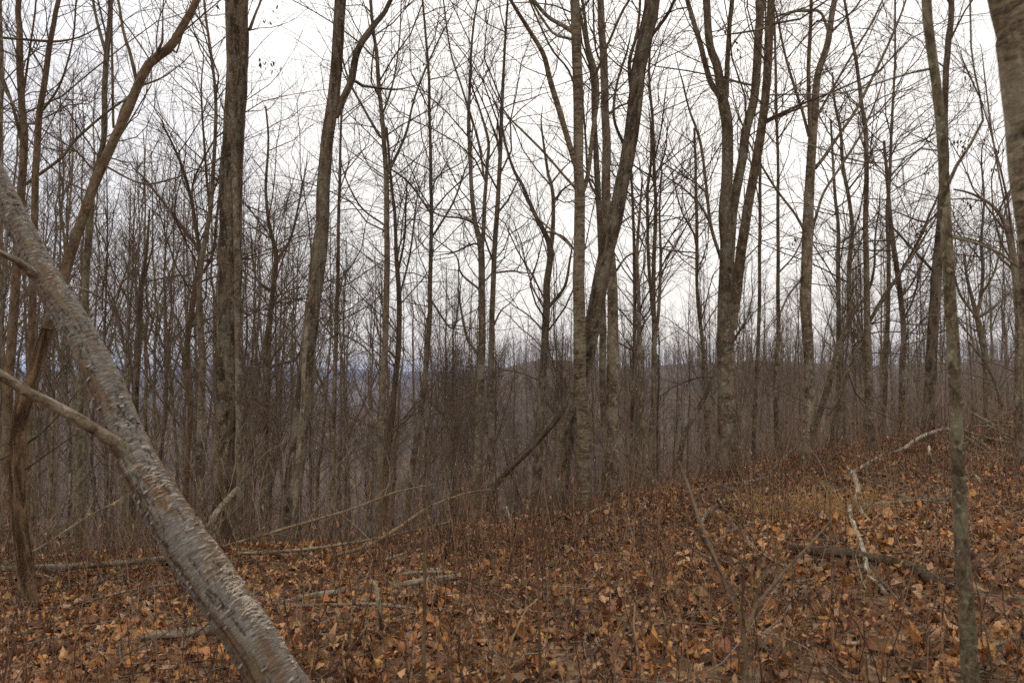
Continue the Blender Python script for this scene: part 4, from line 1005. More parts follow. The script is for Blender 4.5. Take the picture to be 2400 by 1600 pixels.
stick('fallen_branch', 'grey weathered branch lying in leaves just right of the birch', 'fallen branch', [[(655, 1432, 7), (690, 1424, 10), (740, 1414, 12), (800, 1405, 11), (850, 1392, 8)], [(670, 1440, 6), (760, 1436, 7), (850, 1433, 5)]], 'grey_wood', 0.6)
stick('fallen_branch', 'stout grey log piece in the leaves left of centre, pointing right', 'fallen branch', [[(926, 1392, 9), (960, 1385, 12), (1010, 1379, 13), (1086, 1368, 12)]], 'grey_wood')
stick('fallen_branch', 'thinner grey stick parallel above the stout log piece', 'fallen branch', [[(925, 1362, 6), (980, 1358, 8), (1036, 1356, 7)]], 'grey_wood')
stick('fallen_branch', 'dark grey stick in leaves below the crest, left of centre', 'fallen branch', [[(900, 1327, 6), (945, 1314, 7), (1000, 1296, 6)]], 'grey_wood', 0.6)
stick('stick_stub', 'grey upright stump of a broken sapling left of centre', 'stub', [[(895, 1492, 10), (891, 1440, 10, 5.15), (885, 1385, 11, 5.2), (872, 1358, 7, 5.25)]], 'grey_wood')
stick('fallen_branch', 'thin crooked branch low at left of centre with side shoots', 'fallen branch', [[(812, 1432, 6), (880, 1434, 7), (940, 1440, 6), (1010, 1452, 4)]], 'grey_wood', 1.2)
stick('broken_branch', 'pale broken branch leaning on the slender tree before the thick oak', 'broken branch', [[(480, 1240, 14, 7.6), (508, 1200, 15, 7.8), (532, 1172, 14, 8.2), (556, 1146, 13, 8.8)]], 'pale')
stick('fallen_pole', 'long tan pole slanting up from the leaves towards the centre crest', 'fallen branch', [[(770, 1320, 6), (861, 1280, 9, 7.7), (928, 1239, 8, 8.0), (1004, 1188, 6, 8.7), (1086, 1157, 5, 9.0), (1150, 1146, 3, 9.3)]], 'tan_pole', 2.2)
stick('fallen_pole', 'grey pole sloping up to the right behind the birch foot', 'fallen branch', [[(520, 1282, 8, 7.8), (587, 1262, 8, 7.9), (663, 1239, 7, 8.0), (740, 1217, 6, 8.1), (830, 1190, 5, 8.2), (930, 1152, 4, 8.4), (1020, 1134, 3, 8.6)]], 'tan_pole', 2.5)
stick('fallen_pole', 'low grey pole lying along the crest right of the birch', 'fallen branch', [[(556, 1296, 7, 7.6), (620, 1294, 8, 7.65), (689, 1290, 8, 7.7), (800, 1276, 7, 7.9), (900, 1258, 6, 8.1), (1000, 1236, 7, 8.3), (1060, 1222, 5, 8.5)]], 'grey_wood', 1.2)
stick('fallen_branch', 'pale thin crooked branch hanging in the brush at far left', 'fallen branch', [[(112, 1262, 6, 8.6), (135, 1220, 6, 8.6), (152, 1185, 7, 8.6), (160, 1160, 6, 8.6), (163, 1110, 4, 8.7)]], 'grey_wood', 1.5)
stick('fallen_branch', 'tangled grey branch pile end at the left edge', 'fallen branch', [[(-30, 1345, 7, 7.4), (40, 1310, 7, 7.6), (110, 1275, 6, 7.8), (190, 1220, 5, 8.0), (280, 1172, 4, 8.2)], [(60, 1340, 5, 7.3), (120, 1352, 5, 7.2), (180, 1390, 3, 7.0)]], 'grey_wood', 2.2)
stick('fallen_branch', 'dark low stick across the leaves behind the birch foot at left', 'fallen branch', [[(220, 1420, 5), (300, 1402, 6), (360, 1390, 6), (430, 1380, 4)]], 'grey_wood', 0.8)
stick('fallen_branch', 'pair of dark slanting dead branches at the left edge below the birch limb', 'fallen branch', [[(-20, 1088, 6, 7.2), (60, 1040, 6, 7.4), (120, 990, 5, 7.6), (190, 905, 4, 7.8)], [(60, 1100, 4, 7.4), (130, 1050, 4, 7.6), (180, 1016, 3, 7.8)]], 'dark_wood', 1.2)
stick('fallen_branch', 'twiggy fallen branch on the crest left of the fan stemmed tree', 'fallen branch', [[(1368, 1222, 5), (1400, 1205, 6), (1440, 1192, 6), (1480, 1180, 4)], [(1365, 1235, 4, 8.6), (1372, 1212, 4, 8.7), (1380, 1200, 3, 8.7)]], 'grey_wood', 2.0)
stick('fallen_branch', 'brush of thin grey sticks lying on the crest below the fan stemmed tree', 'fallen branch', [[(1600, 1165, 4), (1680, 1150, 5), (1760, 1138, 5), (1830, 1120, 4)], [(1640, 1140, 4, 10), (1700, 1150, 4, 9.8), (1770, 1172, 3, 9.6)]], 'grey_wood', 3.5)
_r = np.random.default_rng(3)
_pile = []
for _i in range(22):
    _x = _r.uniform(2255, 2400); _a = _r.uniform(-0.5, 0.5); _l = _r.uniform(40, 110); _y = _r.uniform(985, 1060); _Y = 11.3 - 0.012 * (_y - 1010)
    _pile.append([(_x - _l * 0.6, _y + _a * _l, 6, _Y), (_x, _y + _r.normal(0, 5), 5, _Y - 0.05), (_x + _l * 0.6, _y - _a * _l + _r.normal(0, 6), 3, _Y - 0.1)])
stick('brush_pile', 'tangled pile of thin grey branches on the skyline by the right edge', 'brush pile', _pile, 'grey_wood', 1.5)
stick('fallen_branch', 'grey pole rising from the crest between the birch and the white forked branch', 'fallen branch', [[(1780, 1130, 5), (1800, 1108, 6, 10.9), (1830, 1080, 5, 11.2), (1862, 1050, 4, 11.5)]], 'grey_wood', 1.2)

# ------------------------------------------------------------------ the wood on the slope beyond the crest
def tree_variant(k, height, r_base, forks, dens, lo, tw, low_detail=False):
    """meshes (trunk, crown) of one bare forest tree standing at the origin"""
    rg = np.random.default_rng(900 + k)
    n = 9
    t = np.linspace(0, 1, n)
    lean = rg.normal(0, 0.035, 2)
    P = np.stack([lean[0] * height * t + height * 0.03 * (fbm(t * 3.1, k + 0.5, 0, 1, 3) - 0.5), lean[1] * height * t + height * 0.03 * (fbm(t * 3.1, k + 9.5, 0, 2, 3) - 0.5), height * t - 0.1], -1)
    P[:, :2] -= P[0, :2]
    R = r_base * (1 - 0.88 * t ** 0.9)
    stems = [(P, R, lo)]
    for f in range(forks):
        q, w, s = resample(P, R, 30)
        i = int(rg.uniform(0.3, 0.65) * 29)
        d = perp_dirs(norm((q[i + 1] - q[i])[None]), np.array([math.radians(rg.uniform(14, 30))]), rg)
        ln = height * (1 - i / 29) * rg.uniform(0.6, 0.95)
        B, BR = grow(q[i][None], d, np.array([ln]), np.array([w[i] * 0.75]), np.array([0.004]), 8, 0.35, 0.18, rg)
        stems.append((B[0], BR[0], 0.12))
    V, Q, UV, off = [], [], [], 0
    for p, r, l in stems:
        q, w, s = resample(p, r, 7 if low_detail else 26)
        if not low_detail: q = q + np.stack([fbm(s * 1.3, k, 0, 3, 2) - 0.5, fbm(s * 1.3, k + 4, 0, 4, 2) - 0.5, s * 0], -1) * 0.12
        v, f, uv, _ = tubes(q[None], w[None], 4 if low_detail else 7, True)
        V.append(v); Q.append(f + off); UV.append(uv); off += len(v)
    tm = mesh('trunk', np.concatenate(V), np.concatenate(Q), mat=M['slope_bark'] if low_detail else M[['maple', 'maple', 'furrow_grey', 'brown', 'pale'][k % 5]], uv=np.concatenate(UV))
    SP, SR, SL = zip(*[resample(p, r, 24) for p, r, l in stems]); SP, SR = np.array(SP), np.array(SR); SL = np.array([x[-1] for x in SL]); lo_ = np.array([x[2] for x in stems])
    cr = Crown()
    S, T, idx, tt = spawn(SP, np.maximum(3, (dens * SL).astype(int)), lo_, np.full(len(lo_), 0.99), rg)
    pr = SR[idx, np.minimum((tt * 23).astype(int), 23)]
    ln = height * rg.uniform(0.06, 0.20, len(idx)) * (1.15 - 0.6 * tt)
    D = perp_dirs(T, np.radians(rg.uniform(28, 60, len(idx))), rg)
    r0 = np.clip(np.minimum(pr * 0.5, 0.005 * ln + 0.003), 0.003, 0.02)
    B, BR = grow(S, D, ln, r0, np.full(len(idx), 0.0022), 4 if low_detail else 5, 0.55, 0.32, rg)
    cr.add(B, BR)
    twig_levels(cr, B, BR, ln, rg, sub=1.9 if low_detail else 3.0, fine=3.0, scale=1.1, minr=0.0038 if low_detail else 0.0016, fine_on=not low_detail)
    cm = cr.mesh('crown', M[tw])
    return tm, cm

VARS = []
for k in range(12):
    hgt = [13, 15, 11, 14, 16, 12, 10, 15, 13, 9, 12, 14][k]
    VARS.append((hgt,) + tree_variant(k, hgt, [0.085, 0.11, 0.06, 0.075, 0.12, 0.065, 0.05, 0.09, 0.07, 0.045, 0.08, 0.10][k], [1, 0, 2, 3, 1, 0, 2, 1, 0, 3, 2, 1][k], 4.6, [0.34, 0.4, 0.3, 0.36, 0.42, 0.36, 0.25, 0.4, 0.3, 0.25, 0.3, 0.38][k], 'twig_red' if k % 3 else 'twig'))
MARKS = [(0, 'left edge'), (130, 'bent tan tree'), (335, 'broken pole'), (535, 'thick oak'), (710, 'tilting oak'), (900, 'left pale tree'), (1010, 'thin dark tree'), (1140, 'twin poles'), (1275, 'forked tree'),
         (1362, 'ringed birch'), (1437, 'speckled trunk'), (1530, 'forking pole'), (1700, 'fan stemmed tree'), (1890, 'patched birch'), (2035, 'dark pole'), (2235, 'foreground tree'), (2400, 'right edge')]
BARK_WORD = {0: 'grey', 1: 'grey', 2: 'dark grey', 3: 'brown', 4: 'pale'}
def slope_label(k, px, Y, top):
    px = min(max(px, 1), 2399)
    i = max(j for j in range(len(MARKS) - 1) if MARKS[j][0] <= px)
    h = 'tall' if top < 380 else ('medium' if top < 620 else 'low')
    d = 'behind the crest' if Y < 20 else ('on the slope' if Y < 34 else 'far downslope')
    where = f"left of {MARKS[1][1]}" if i == 0 else (f"right of {MARKS[i][1]}" if i == len(MARKS) - 2 else f"between {MARKS[i][1]} and {MARKS[i + 1][1]}")
    return f"{h} {BARK_WORD[k % 5]} tree {d} {where}"
def top_line(px):
    return np.interp(px, [0, 250, 420, 600, 760, 900, 1050, 1160, 1330, 1450, 1700, 1900, 2100, 2400], [90, 260, 380, 430, 500, 580, 620, 700, 700, 600, 620, 570, 520, 450])
rg = np.random.default_rng(77)
protos = {}
slope_roots = []
placed = []
n_slope = 0
while n_slope < 215:
    px = rg.uniform(-120, 2520)
    if px < 480 and rg.random() < 0.35: continue
    Y = 11.5 + 48 * rg.random() ** 1.5
    if 1 and Y < crest((px - 1200) / F * Y) + 2.0: continue
    X = (px - 1200) / F * Y
    if any((X - a) ** 2 + (Y - b) ** 2 < 0.55 for a, b in placed): continue
    placed.append((X, Y))
    z = float(H(X, Y))
    tp = top_line(px) + abs(rg.normal(0, 130)) * (0.4 + 0.6 * min(1, (Y - 10) / 25)) - 40
    tp = min(tp, 800)
    ztop = float(at(px, tp, Y)[2])
    k = int(rg.integers(0, 12))
    hgt, tm, cm = VARS[k]
    s = np.clip((ztop - z) / hgt, 0.28, 2.2)
    lab = slope_label(k, px, Y, tp); grp = 'bare trees beyond the crest'
    if k not in protos:
        root = empty('slope_tree', (X, Y, z), lab, 'tree', grp)
        a = link('trunk', tm, root); b_ = link('crown', cm, root)
        protos[k] = (root, a, b_)
    else:
        r0, a0, b0 = protos[k]
        root = r0.copy(); COL.objects.link(root); tag(root, lab, None, grp)
        for c in (a0, b0):
            d = c.copy(); COL.objects.link(d); d.parent = root
    root.location = (X, Y, z)
    root.rotation_euler = (0, 0, rg.uniform(0, 6.28))
    slope_roots.append((lab, px, root))
    w = s ** 0.75
    root.scale = (s * rg.uniform(0.85, 1.1), s * rg.uniform(0.85, 1.1), s)
    n_slope += 1

for lab in sorted({l for l, _, _ in slope_roots}):
    same = sorted([(p, r.name, r) for l, p, r in slope_roots if l == lab])
    if len(same) >= 2:
        for w, (_, _, r) in zip(('left', 'right') if len(same) == 2 else ['leftmost'] + [('middle' if len(same) == 3 else 'inner')] * (len(same) - 2) + ['rightmost'], same):
            r['label'] = w + ' ' + lab

# withered leaf clusters still hanging in some crowns
def hanging_leaves():
    rg = np.random.default_rng(21)
    where = {'slender tree with pale lower bark and ascending limbs, left of centre': [(985, 165, 12.2), (962, 240, 12.4), (982, 432, 12.6), (978, 445, 12.6), (1018, 345, 12.3), (1030, 352, 12.3), (905, 160, 12.4)],
             'large grey tree with a fan of thick upright stems, right of centre': [(1690, 60, 11.1), (1695, 72, 11.1), (1722, 120, 11.3), (1735, 128, 11.3), (1655, 135, 11.2)],
             'thick straight oak with deeply furrowed bark at the crest, left of centre': [(640, 30, 9.6), (625, 55, 9.6), (618, 150, 9.5), (636, 145, 9.5), (655, 165, 9.5), (510, 25, 9.7)],
             'dark crooked tree with arching limbs beside the right edge': [(2240, 165, 9.4), (2265, 180, 9.4), (2275, 200, 9.4), (2250, 330, 9.4), (2262, 350, 9.3), (2330, 360, 9.5), (2270, 480, 9.4), (2178, 395, 9.6), (2190, 420, 9.6), (2140, 530, 9.6), (2160, 545, 9.6), (2320, 395, 9.5), (2300, 340, 9.4)],
             'pale white patched birch with crossing branches, right of the fan of thick stems': [(1930, 265, 11), (1945, 355, 11), (1850, 590, 11), (1862, 565, 11), (1875, 545, 11)],
             'grey tree forking into close stems, left one of the twin grey poles near the centre': [(1075, 420, 11.5), (1150, 95, 11.6), (1110, 300, 11.6)]}
    for lab, pts in where.items():
        root = TWINS[lab]
        cs = np.concatenate([at(x, y, Y) + rg.normal(0, 0.035, (int(rg.integers(4, 9)), 3)) for x, y, Y in pts])
        n = len(cs)
        V, q, C = leaves(cs, rg.uniform(0.035, 0.075, n), rg.uniform(0.018, 0.035, n), rg, SHAPES[1], hang=True, palette=np.array([(0.13, 0.075, 0.042), (0.09, 0.055, 0.034), (0.20, 0.115, 0.055)]))
        link('withered_leaves', mesh('withered_leaves', V - np.array(root.location), q, mat=M['leaf'], cols=C), root)

# thin young stems crowding behind the crest: too many to count
def thicket():
    rg = np.random.default_rng(31)
    N = 1250
    px = rg.uniform(-150, 2550, N); Y = 8.6 + 22 * rg.random(N) ** 1.5
    X = (px - 1200) / F * Y
    keep = (Y > crest(X) + 0.25) & (rg.random(N) < np.clip(3.2 * fbm(X * 0.55 + 7, Y * 0.4, 0, 63, 3) - 1.15, 0.03, 1))
    pxk = 1200 + X / Y * F
    keep &= ~((pxk > 1240) & (pxk < 1470) & (Y < 12.5))          # the clump of big trunks stands clear
    X, Y = X[keep], Y[keep]; N = len(X)
    S = np.stack([X, Y, H(X, Y) - 0.05], -1)
    ln = np.clip(rg.lognormal(math.log(1.0), 0.7, N), 0.3, 4.6) * (0.8 + 0.05 * (Y - 8))
    pxk = 1200 + X / Y * F
    ln = np.where((pxk > 400) & (pxk < 1120), np.minimum(ln, 1.25 + 0.5 * rg.random(N)), ln)   # low where the valley shows
    D = norm(np.stack([rg.normal(0, 0.36, N), rg.normal(0, 0.36, N), np.ones(N)], -1))
    r0 = rg.uniform(0.003, 0.010, N) * np.clip(ln / 2, 0.7, 1.8)
    P, R = grow(S, D, ln, r0, np.full(N, 0.0018), 6, rg.uniform(-0.5, 0.5, N), 0.30, rg)
    cr = Crown(); cr.add(P, R, 4)
    twig_levels(cr, P, R, ln, rg, sub=2.4, fine=1.2, minr=0.0018, scale=1.0)
    o = link('thicket', cr.mesh('thicket', M['brush']))
    tag(o, 'dense thicket of thin bare stems just behind the crest', 'thicket', None, 'stuff')
    # the few tan leaves that beech and oak shoots keep through the winter
    n = 2600
    i = rg.integers(0, N, n); f = rg.uniform(0.25, 0.9, n) * 6; k = np.minimum(f.astype(int), 5)
    c = P[i, k] * (1 - (f - k))[:, None] + P[i, k + 1] * (f - k)[:, None] + rg.normal(0, 0.06, (n, 3))
    near = Y[i] < 19
    c = c[near]; n = len(c)
    L, W = rg.uniform(0.022, 0.05, n), rg.uniform(0.012, 0.026, n)
    V, q, cols = leaves(c, L, W, rg, SHAPES[1], hang=True, palette=np.array([(0.30, 0.17, 0.075), (0.24, 0.125, 0.06), (0.34, 0.215, 0.12)]))
    o = link('clinging_leaves', mesh('clinging_leaves', V, q, mat=M['leaf'], cols=cols))
    tag(o, 'tan dead leaves still clinging to young shoots behind the crest', 'leaves', None, 'stuff')

# leaf shapes: stations along the midrib and half widths
SHAPES = [
    (np.array([0, .22, .32, .44, .55, .68, 1.0]), np.array([.03, .30, .13, .40, .17, .46, .03])),   # lobed oak leaf
    (np.array([0, .2, .45, .75, 1.0]), np.array([.03, .34, .46, .32, .02])),                                             # oval
    (np.array([0, .12, .30, .42, .62, .75, 1.0]), np.array([.04, .55, .40, .72, .30, .34, .02])),                          # maple-like
]
LEAF_PAL = np.array([1.92, 1.72, 1.30]) * np.array([(0.27, 0.135, 0.055), (0.20, 0.09, 0.038), (0.36, 0.215, 0.105), (0.13, 0.060, 0.030), (0.25, 0.12, 0.042), (0.37, 0.235, 0.14), (0.27, 0.18, 0.13), (0.075, 0.042, 0.027), (0.20, 0.105, 0.05), (0.32, 0.18, 0.068), (0.115, 0.058, 0.036), (0.16, 0.07, 0.032)])
def leaves(c, L, W, rg, shape, hang=False, palette=LEAF_PAL, tilt=0.45):
    xs, ys = shape
    n, K = len(c), len(xs)
    x = (xs[None] - 0.5) * L[:, None] * np.ones((n, 1))
    y = ys[None] * W[:, None] * (1 + 0.12 * rg.normal(size=(n, K)))
    c1 = rg.normal(0, 0.75, n)[:, None]; fo = rg.normal(0.2, 0.65, n)[:, None]; tw = rg.normal(0, 0.9, n)[:, None]
    zc = c1 * (xs[None] - 0.5) ** 2 * 2 * L[:, None]
    def side(sg):
        yy = y * sg; ang = fo + sg * tw * (xs[None] - 0.5)
        return np.stack([x, yy * np.cos(ang), zc + np.abs(yy) * np.sin(ang)], -1)
    A, Mid, Bs = side(1), np.stack([x, y * 0, zc], -1), side(-1)
    V = np.stack([A, Mid, Bs], 2)                    # n,K,3,3
    yaw = rg.uniform(0, 6.283, n)
    if hang: pit, rol = rg.normal(1.2, 0.5, n), rg.normal(0, 0.6, n)
    else: pit, rol = rg.normal(0, tilt, n), rg.normal(0, tilt, n)
    cy, sy, cp, sp, cr_, sr = np.cos(yaw), np.sin(yaw), np.cos(pit), np.sin(pit), np.cos(rol), np.sin(rol)
    Rz = np.zeros((n, 3, 3)); Rz[:, 0, 0] = cy; Rz[:, 0, 1] = -sy; Rz[:, 1, 0] = sy; Rz[:, 1, 1] = cy; Rz[:, 2, 2] = 1
    Ry = np.zeros((n, 3, 3)); Ry[:, 0, 0] = cp; Ry[:, 0, 2] = sp; Ry[:, 2, 0] = -sp; Ry[:, 2, 2] = cp; Ry[:, 1, 1] = 1
    Rx = np.zeros((n, 3, 3)); Rx[:, 0, 0] = 1; Rx[:, 1, 1] = cr_; Rx[:, 1, 2] = -sr; Rx[:, 2, 1] = sr; Rx[:, 2, 2] = cr_
    RR = Rz @ Ry @ Rx
    V = np.einsum('nij,nkmj->nkmi', RR, V) + c[:, None, None]
    if not hang:
        pass
    i = np.arange(n * K * 3).reshape(n, K, 3)
    q = np.stack([i[:, :-1, :-1], i[:, :-1, 1:], i[:, 1:, 1:], i[:, 1:, :-1]], -1).reshape(-1, 4)
    tone = palette[rg.integers(0, len(palette), n)] * rg.uniform(0.35, 1.45, n)[:, None]
    tone = tone * np.minimum(1, 0.56 / tone.max(1))[:, None]
    return V.reshape(-1, 3), q, np.repeat(tone, K * 3, 0)
thicket()
hanging_leaves()

# ------------------------------------------------------------------ leaf litter
def litter():
    rg = np.random.default_rng(8)
    N = 100000
    Y = np.sqrt(rg.uniform(2.4 ** 2, 15.5 ** 2, N)); X = rg.uniform(-0.78, 0.78, N) * Y
    keep = (Y < crest(X) + 1.6)
    # bare hollows where twigs and weeds show instead
    keep &= rg.random(N) < 0.45 + 0.9 * fbm(X * 0.9, Y * 0.9, 0, 17, 3)
    X, Y = X[keep], Y[keep]; N = len(X)
    Vs, Qs, Cs, off = [], [], [], 0
    pick = rg.choice(3, N, p=[0.38, 0.34, 0.28])
    for s, far in ((0, 0), (1, 0), (2, 0), (0, 1), (1, 1), (2, 1)):
        m = (pick == s) & ((Y > 7.2) == bool(far)); n = int(m.sum())
        shp = (np.array([0, .35, .7, 1.0]), np.array([.05, [.34, .44, .5][s], .36, .03])) if far else SHAPES[s]
        L = np.clip(rg.lognormal(math.log(0.053), 0.45, n), 0.018, 0.14) * (1.15 if s == 0 else 0.9)
        W = L * ([0.62, 0.85, 0.72][s]) * rg.uniform(0.8, 1.15, n)
        c = np.stack([X[m], Y[m], H(X[m], Y[m]) + np.abs(rg.normal(0, 0.024, n)) + 0.008], -1)
        # slow drift of colour over the slope: paler drifts, redder hollows
        v, q, t = leaves(c, L, W, rg, shp, tilt=0.52)
        pc = np.repeat(0.62 + 0.85 * fbm(X[m] * 1.1 + 60, Y[m] * 1.1, 0, 57, 3), len(v) // n)[:, None]
        t = t * pc; t = t * np.minimum(1, 0.56 / t.max(1))[:, None]
        Vs.append(v); Qs.append(q + off); Cs.append(t); off += len(v)
    o = link('leaf_litter', mesh('leaf_litter', np.concatenate(Vs), np.concatenate(Qs), mat=M['leaf'], cols=np.concatenate(Cs)))
    tag(o, 'thick litter of curled brown and tan dead leaves covering the hilltop', 'leaf litter', None, 'stuff')
    # the largest leaves in view lie on top, one object each
    protos = []
    for k in range(18):
        s = [0, 2, 2, 1, 0, 2][k % 6]
        v, q, t = leaves(np.zeros((1, 3)), np.array([1.0]), np.array([[0.62, 0.8, 0.78][s]]), rg, SHAPES[s], tilt=0.12)
        v[:, 2] -= v[:, 2].min()
        pal = LEAF_PAL[[0, 2, 5, 8, 1, 6, 9, 10, 3][k % 9]] * 0.9
        protos.append(mesh('fallen_leaf', v, q, mat=M['leaf'], cols=np.tile(pal, (len(v), 1))))
    cnt = 0
    while cnt < 300:
        y = math.sqrt(rg.uniform(4.1 ** 2, 7.2 ** 2)); x = rg.uniform(-0.60, 0.60) * y
        o = link('fallen_leaf', protos[int(rg.integers(0, 18))], GROUND)
        o.location = (x, y, float(H(x, y)) + rg.uniform(0.012, 0.035))
        sc = rg.uniform(0.06, 0.105)
        o.scale = (sc, sc, sc)
        o.rotation_euler = (rg.normal(0, 0.35), rg.normal(0, 0.35), rg.uniform(0, 6.28))
        cnt += 1
litter()

# ------------------------------------------------------------------ dead weeds, grass and fine sticks
class Toned:
    def __init__(s): s.V, s.Q, s.C, s.n = [], [], [], 0
    def tubes(s, P, R, tone, sides=3):
        V, q, _, _ = tubes(P, R, sides); s.raw(V, q, np.repeat(tone, P.shape[1] * sides, 0))
    def raw(s, V, q, C): s.V.append(V); s.Q.append(q + s.n); s.C.append(C); s.n += len(V)
    def link(s, name, mat): return link(name, mesh(name, np.concatenate(s.V), np.concatenate(s.Q), mat=mat, cols=np.concatenate(s.C)))
def scatter(n, ymin, ymax, rg, dens=None, past=0.3):
    Y = np.sqrt(rg.uniform(ymin ** 2, ymax ** 2, n)); X = rg.uniform(-0.72, 0.72, n) * Y
    k = Y < crest(X) + past
    if dens is not None: k &= rg.random(n) < dens(X, Y)
    return X[k], Y[k]
def weeds():
    rg = np.random.default_rng(19)
    X, Y = scatter(10500, 3.2, 14.5, rg, lambda x, y: np.clip(2.6 * fbm(x * 0.55, y * 0.55, 0, 23, 3) - 0.75, 0.05, 1) * (1 - 0.45 * sstep(1.0, 2.2, x)))
    n = len(X)
    S = np.stack([X, Y, H(X, Y) - 0.01], -1)
    ln = np.clip(rg.lognormal(math.log(0.25), 0.5, n), 0.08, 0.95)
    D = norm(np.stack([rg.normal(0, 0.22, n), rg.normal(0, 0.22, n), np.ones(n)], -1))
    P, R = grow(S, D, ln, rg.uniform(0.0017, 0.0036, n), np.full(n, 0.0010), 4, 0.1, 0.35, rg)
    pal = np.array([(0.14, 0.070, 0.034), (0.21, 0.115, 0.055), (0.065, 0.036, 0.021), (0.34, 0.21, 0.11)])
    T = Toned(); T.tubes(P, R, pal[rg.integers(0, 4, n)])
    # a sparser set of taller, stouter dead stalks
    X2, Y2 = scatter(3800, 3.4, 13.0, rg, lambda x, y: np.clip(3.0 * fbm(x * 0.5 + 11, y * 0.5, 0, 43, 3) - 1.0, 0.08, 1))
    n2 = len(X2); S2 = np.stack([X2, Y2, H(X2, Y2) - 0.01], -1)
    P2, R2 = grow(S2, norm(np.stack([rg.normal(0, 0.16, n2), rg.normal(0, 0.16, n2), np.ones(n2)], -1)), rg.uniform(0.30, 0.95, n2), rg.uniform(0.0026, 0.0050, n2), np.full(n2, 0.0012), 4, 0.1, 0.22, rg)
    T.tubes(P2, R2, pal[rg.integers(0, 4, n2)])
    P = np.concatenate([P, P2]); ln = np.concatenate([ln, np.full(n2, 0.6)]); n = n + n2
    # side shoots
    St, Tt, idx, t = spawn(P, rg.poisson(1.6, n), 0.3, 0.95, rg)
    B, BR = grow(St, perp_dirs(Tt, np.radians(rg.uniform(25, 60, len(idx))), rg), ln[idx] * rg.uniform(0.2, 0.5, len(idx)), np.full(len(idx), 0.0012), np.full(len(idx), 0.0008), 2, 0.3, 0.2, rg)
    T.tubes(B, BR, pal[rg.integers(0, 4, len(idx))])
    # curled withered leaves hanging on the stems
    St, Tt, idx, t = spawn(P, rg.poisson(3.2, n), 0.15, 0.98, rg)
    m = len(idx)
    V, q, C = leaves(St + rg.normal(0, 0.008, (m, 3)), rg.uniform(0.025, 0.065, m), rg.uniform(0.010, 0.024, m), rg, SHAPES[1], hang=True,
                     palette=np.array([(0.19, 0.09, 0.042), (0.085, 0.044, 0.025), (0.28, 0.15, 0.062), (0.36, 0.205, 0.09)]))
    T.raw(V, q, C)
    tag(T.link('dead_weeds', M['leaf']), 'withered dark brown weed stalks with curled leaves among the leaf litter', 'dead weeds', None, 'stuff')
    # dry grass
    X, Y = scatter(9000, 3.2, 14.0, rg, lambda x, y: np.clip(2.2 * fbm(x * 0.8 + 30, y * 0.8, 0, 29, 3) - 0.7, 0.03, 1))
    n = len(X); S = np.stack([X, Y, H(X, Y) - 0.005], -1)
    D = norm(np.stack([rg.normal(0, 0.6, n), rg.normal(0, 0.6, n), np.ones(n)], -1))
    P, R = grow(S, D, rg.uniform(0.12, 0.5, n), np.full(n, 0.0015), np.full(n, 0.0007), 5, -1.0, 0.35, rg)
    P[:, :, 2] = np.maximum(P[:, :, 2], H(P[:, :, 0], P[:, :, 1]) + 0.012)
    pal = np.array([(0.45, 0.32, 0.165), (0.36, 0.235, 0.11), (0.54, 0.41, 0.24), (0.27, 0.22, 0.09)])
    T = Toned(); T.tubes(P, R, pal[rg.integers(0, 4, n)])
    tag(T.link('dry_grass', M['straw']), 'thin bleached grass blades bent over the leaf litter', 'dry grass', None, 'stuff')
    # the ochre grass patch on the right of the crest
    c = ground_at(1905, 1215); n = 650
    X = c[0] + rg.normal(0, 0.40, n); Y = c[1] + rg.normal(0, 0.22, n); S = np.stack([X, Y, H(X, Y) - 0.005], -1)
    D = norm(np.stack([rg.normal(0.25, 0.5, n), rg.normal(-0.2, 0.4, n), np.ones(n)], -1))
    P, R = grow(S, D, rg.uniform(0.14, 0.42, n), np.full(n, 0.0028), np.full(n, 0.0011), 5, -1.2, 0.35, rg)
    T = Toned(); T.tubes(P, R, np.array([(0.52, 0.30, 0.085), (0.44, 0.26, 0.09), (0.55, 0.37, 0.16)])[rg.integers(0, 3, n)])
    tag(T.link('grass_tuft', M['straw']), 'low tuft of ochre yellow grass on the slope under the pale patched birch', 'grass tuft', None, 'stuff')
    # small broken sticks
    X, Y = scatter(3000, 3.3, 14.5, rg, None, 0.6)
    n = len(X); S = np.stack([X, Y, H(X, Y) + rg.uniform(0.015, 0.06, n)], -1)
    a = rg.uniform(0, 6.28, n); D = norm(np.stack([np.cos(a), np.sin(a), rg.normal(0.05, 0.18, n)], -1))
    P, R = grow(S, D, rg.uniform(0.12, 1.0, n), rg.uniform(0.002, 0.0065, n), np.full(n, 0.0015), 5, 0.0, 0.28, rg)
    P[:, :, 2] = np.maximum(P[:, :, 2], H(P[:, :, 0], P[:, :, 1]) + 0.015)
    T = Toned(); T.tubes(P, R, np.array([(0.17, 0.12, 0.08), (0.28, 0.225, 0.16), (0.085, 0.058, 0.037), (0.16, 0.092, 0.052)])[rg.integers(0, 4, n)], 4)
    tag(T.link('twig_litter', M['straw']), 'small broken sticks and twigs strewn over the dead leaves', 'twigs', None, 'stuff')
    # fine wiry shoots standing along the crest
    px = rg.uniform(-60, 2460, 650); X = (px - 1200) / F * 10; Y = crest(X) + rg.uniform(-1.4, 0.7, 650); X = (px - 1200) / F * Y
    n = len(X); S = np.stack([X, Y, H(X, Y) - 0.02], -1)
    ln = np.clip(rg.lognormal(math.log(0.5), 0.5, n), 0.2, 1.6)
    D = norm(np.stack([rg.normal(0, 0.3, n), rg.normal(0, 0.3, n), np.ones(n)], -1))
    P, R = grow(S, D, ln, rg.uniform(0.0018, 0.004, n), np.full(n, 0.001), 5, -0.1, 0.25, rg)
    cr = Crown(); cr.add(P, R); twig_levels(cr, P, R, ln, rg, sub=3.0, fine=1.0, scale=0.7)
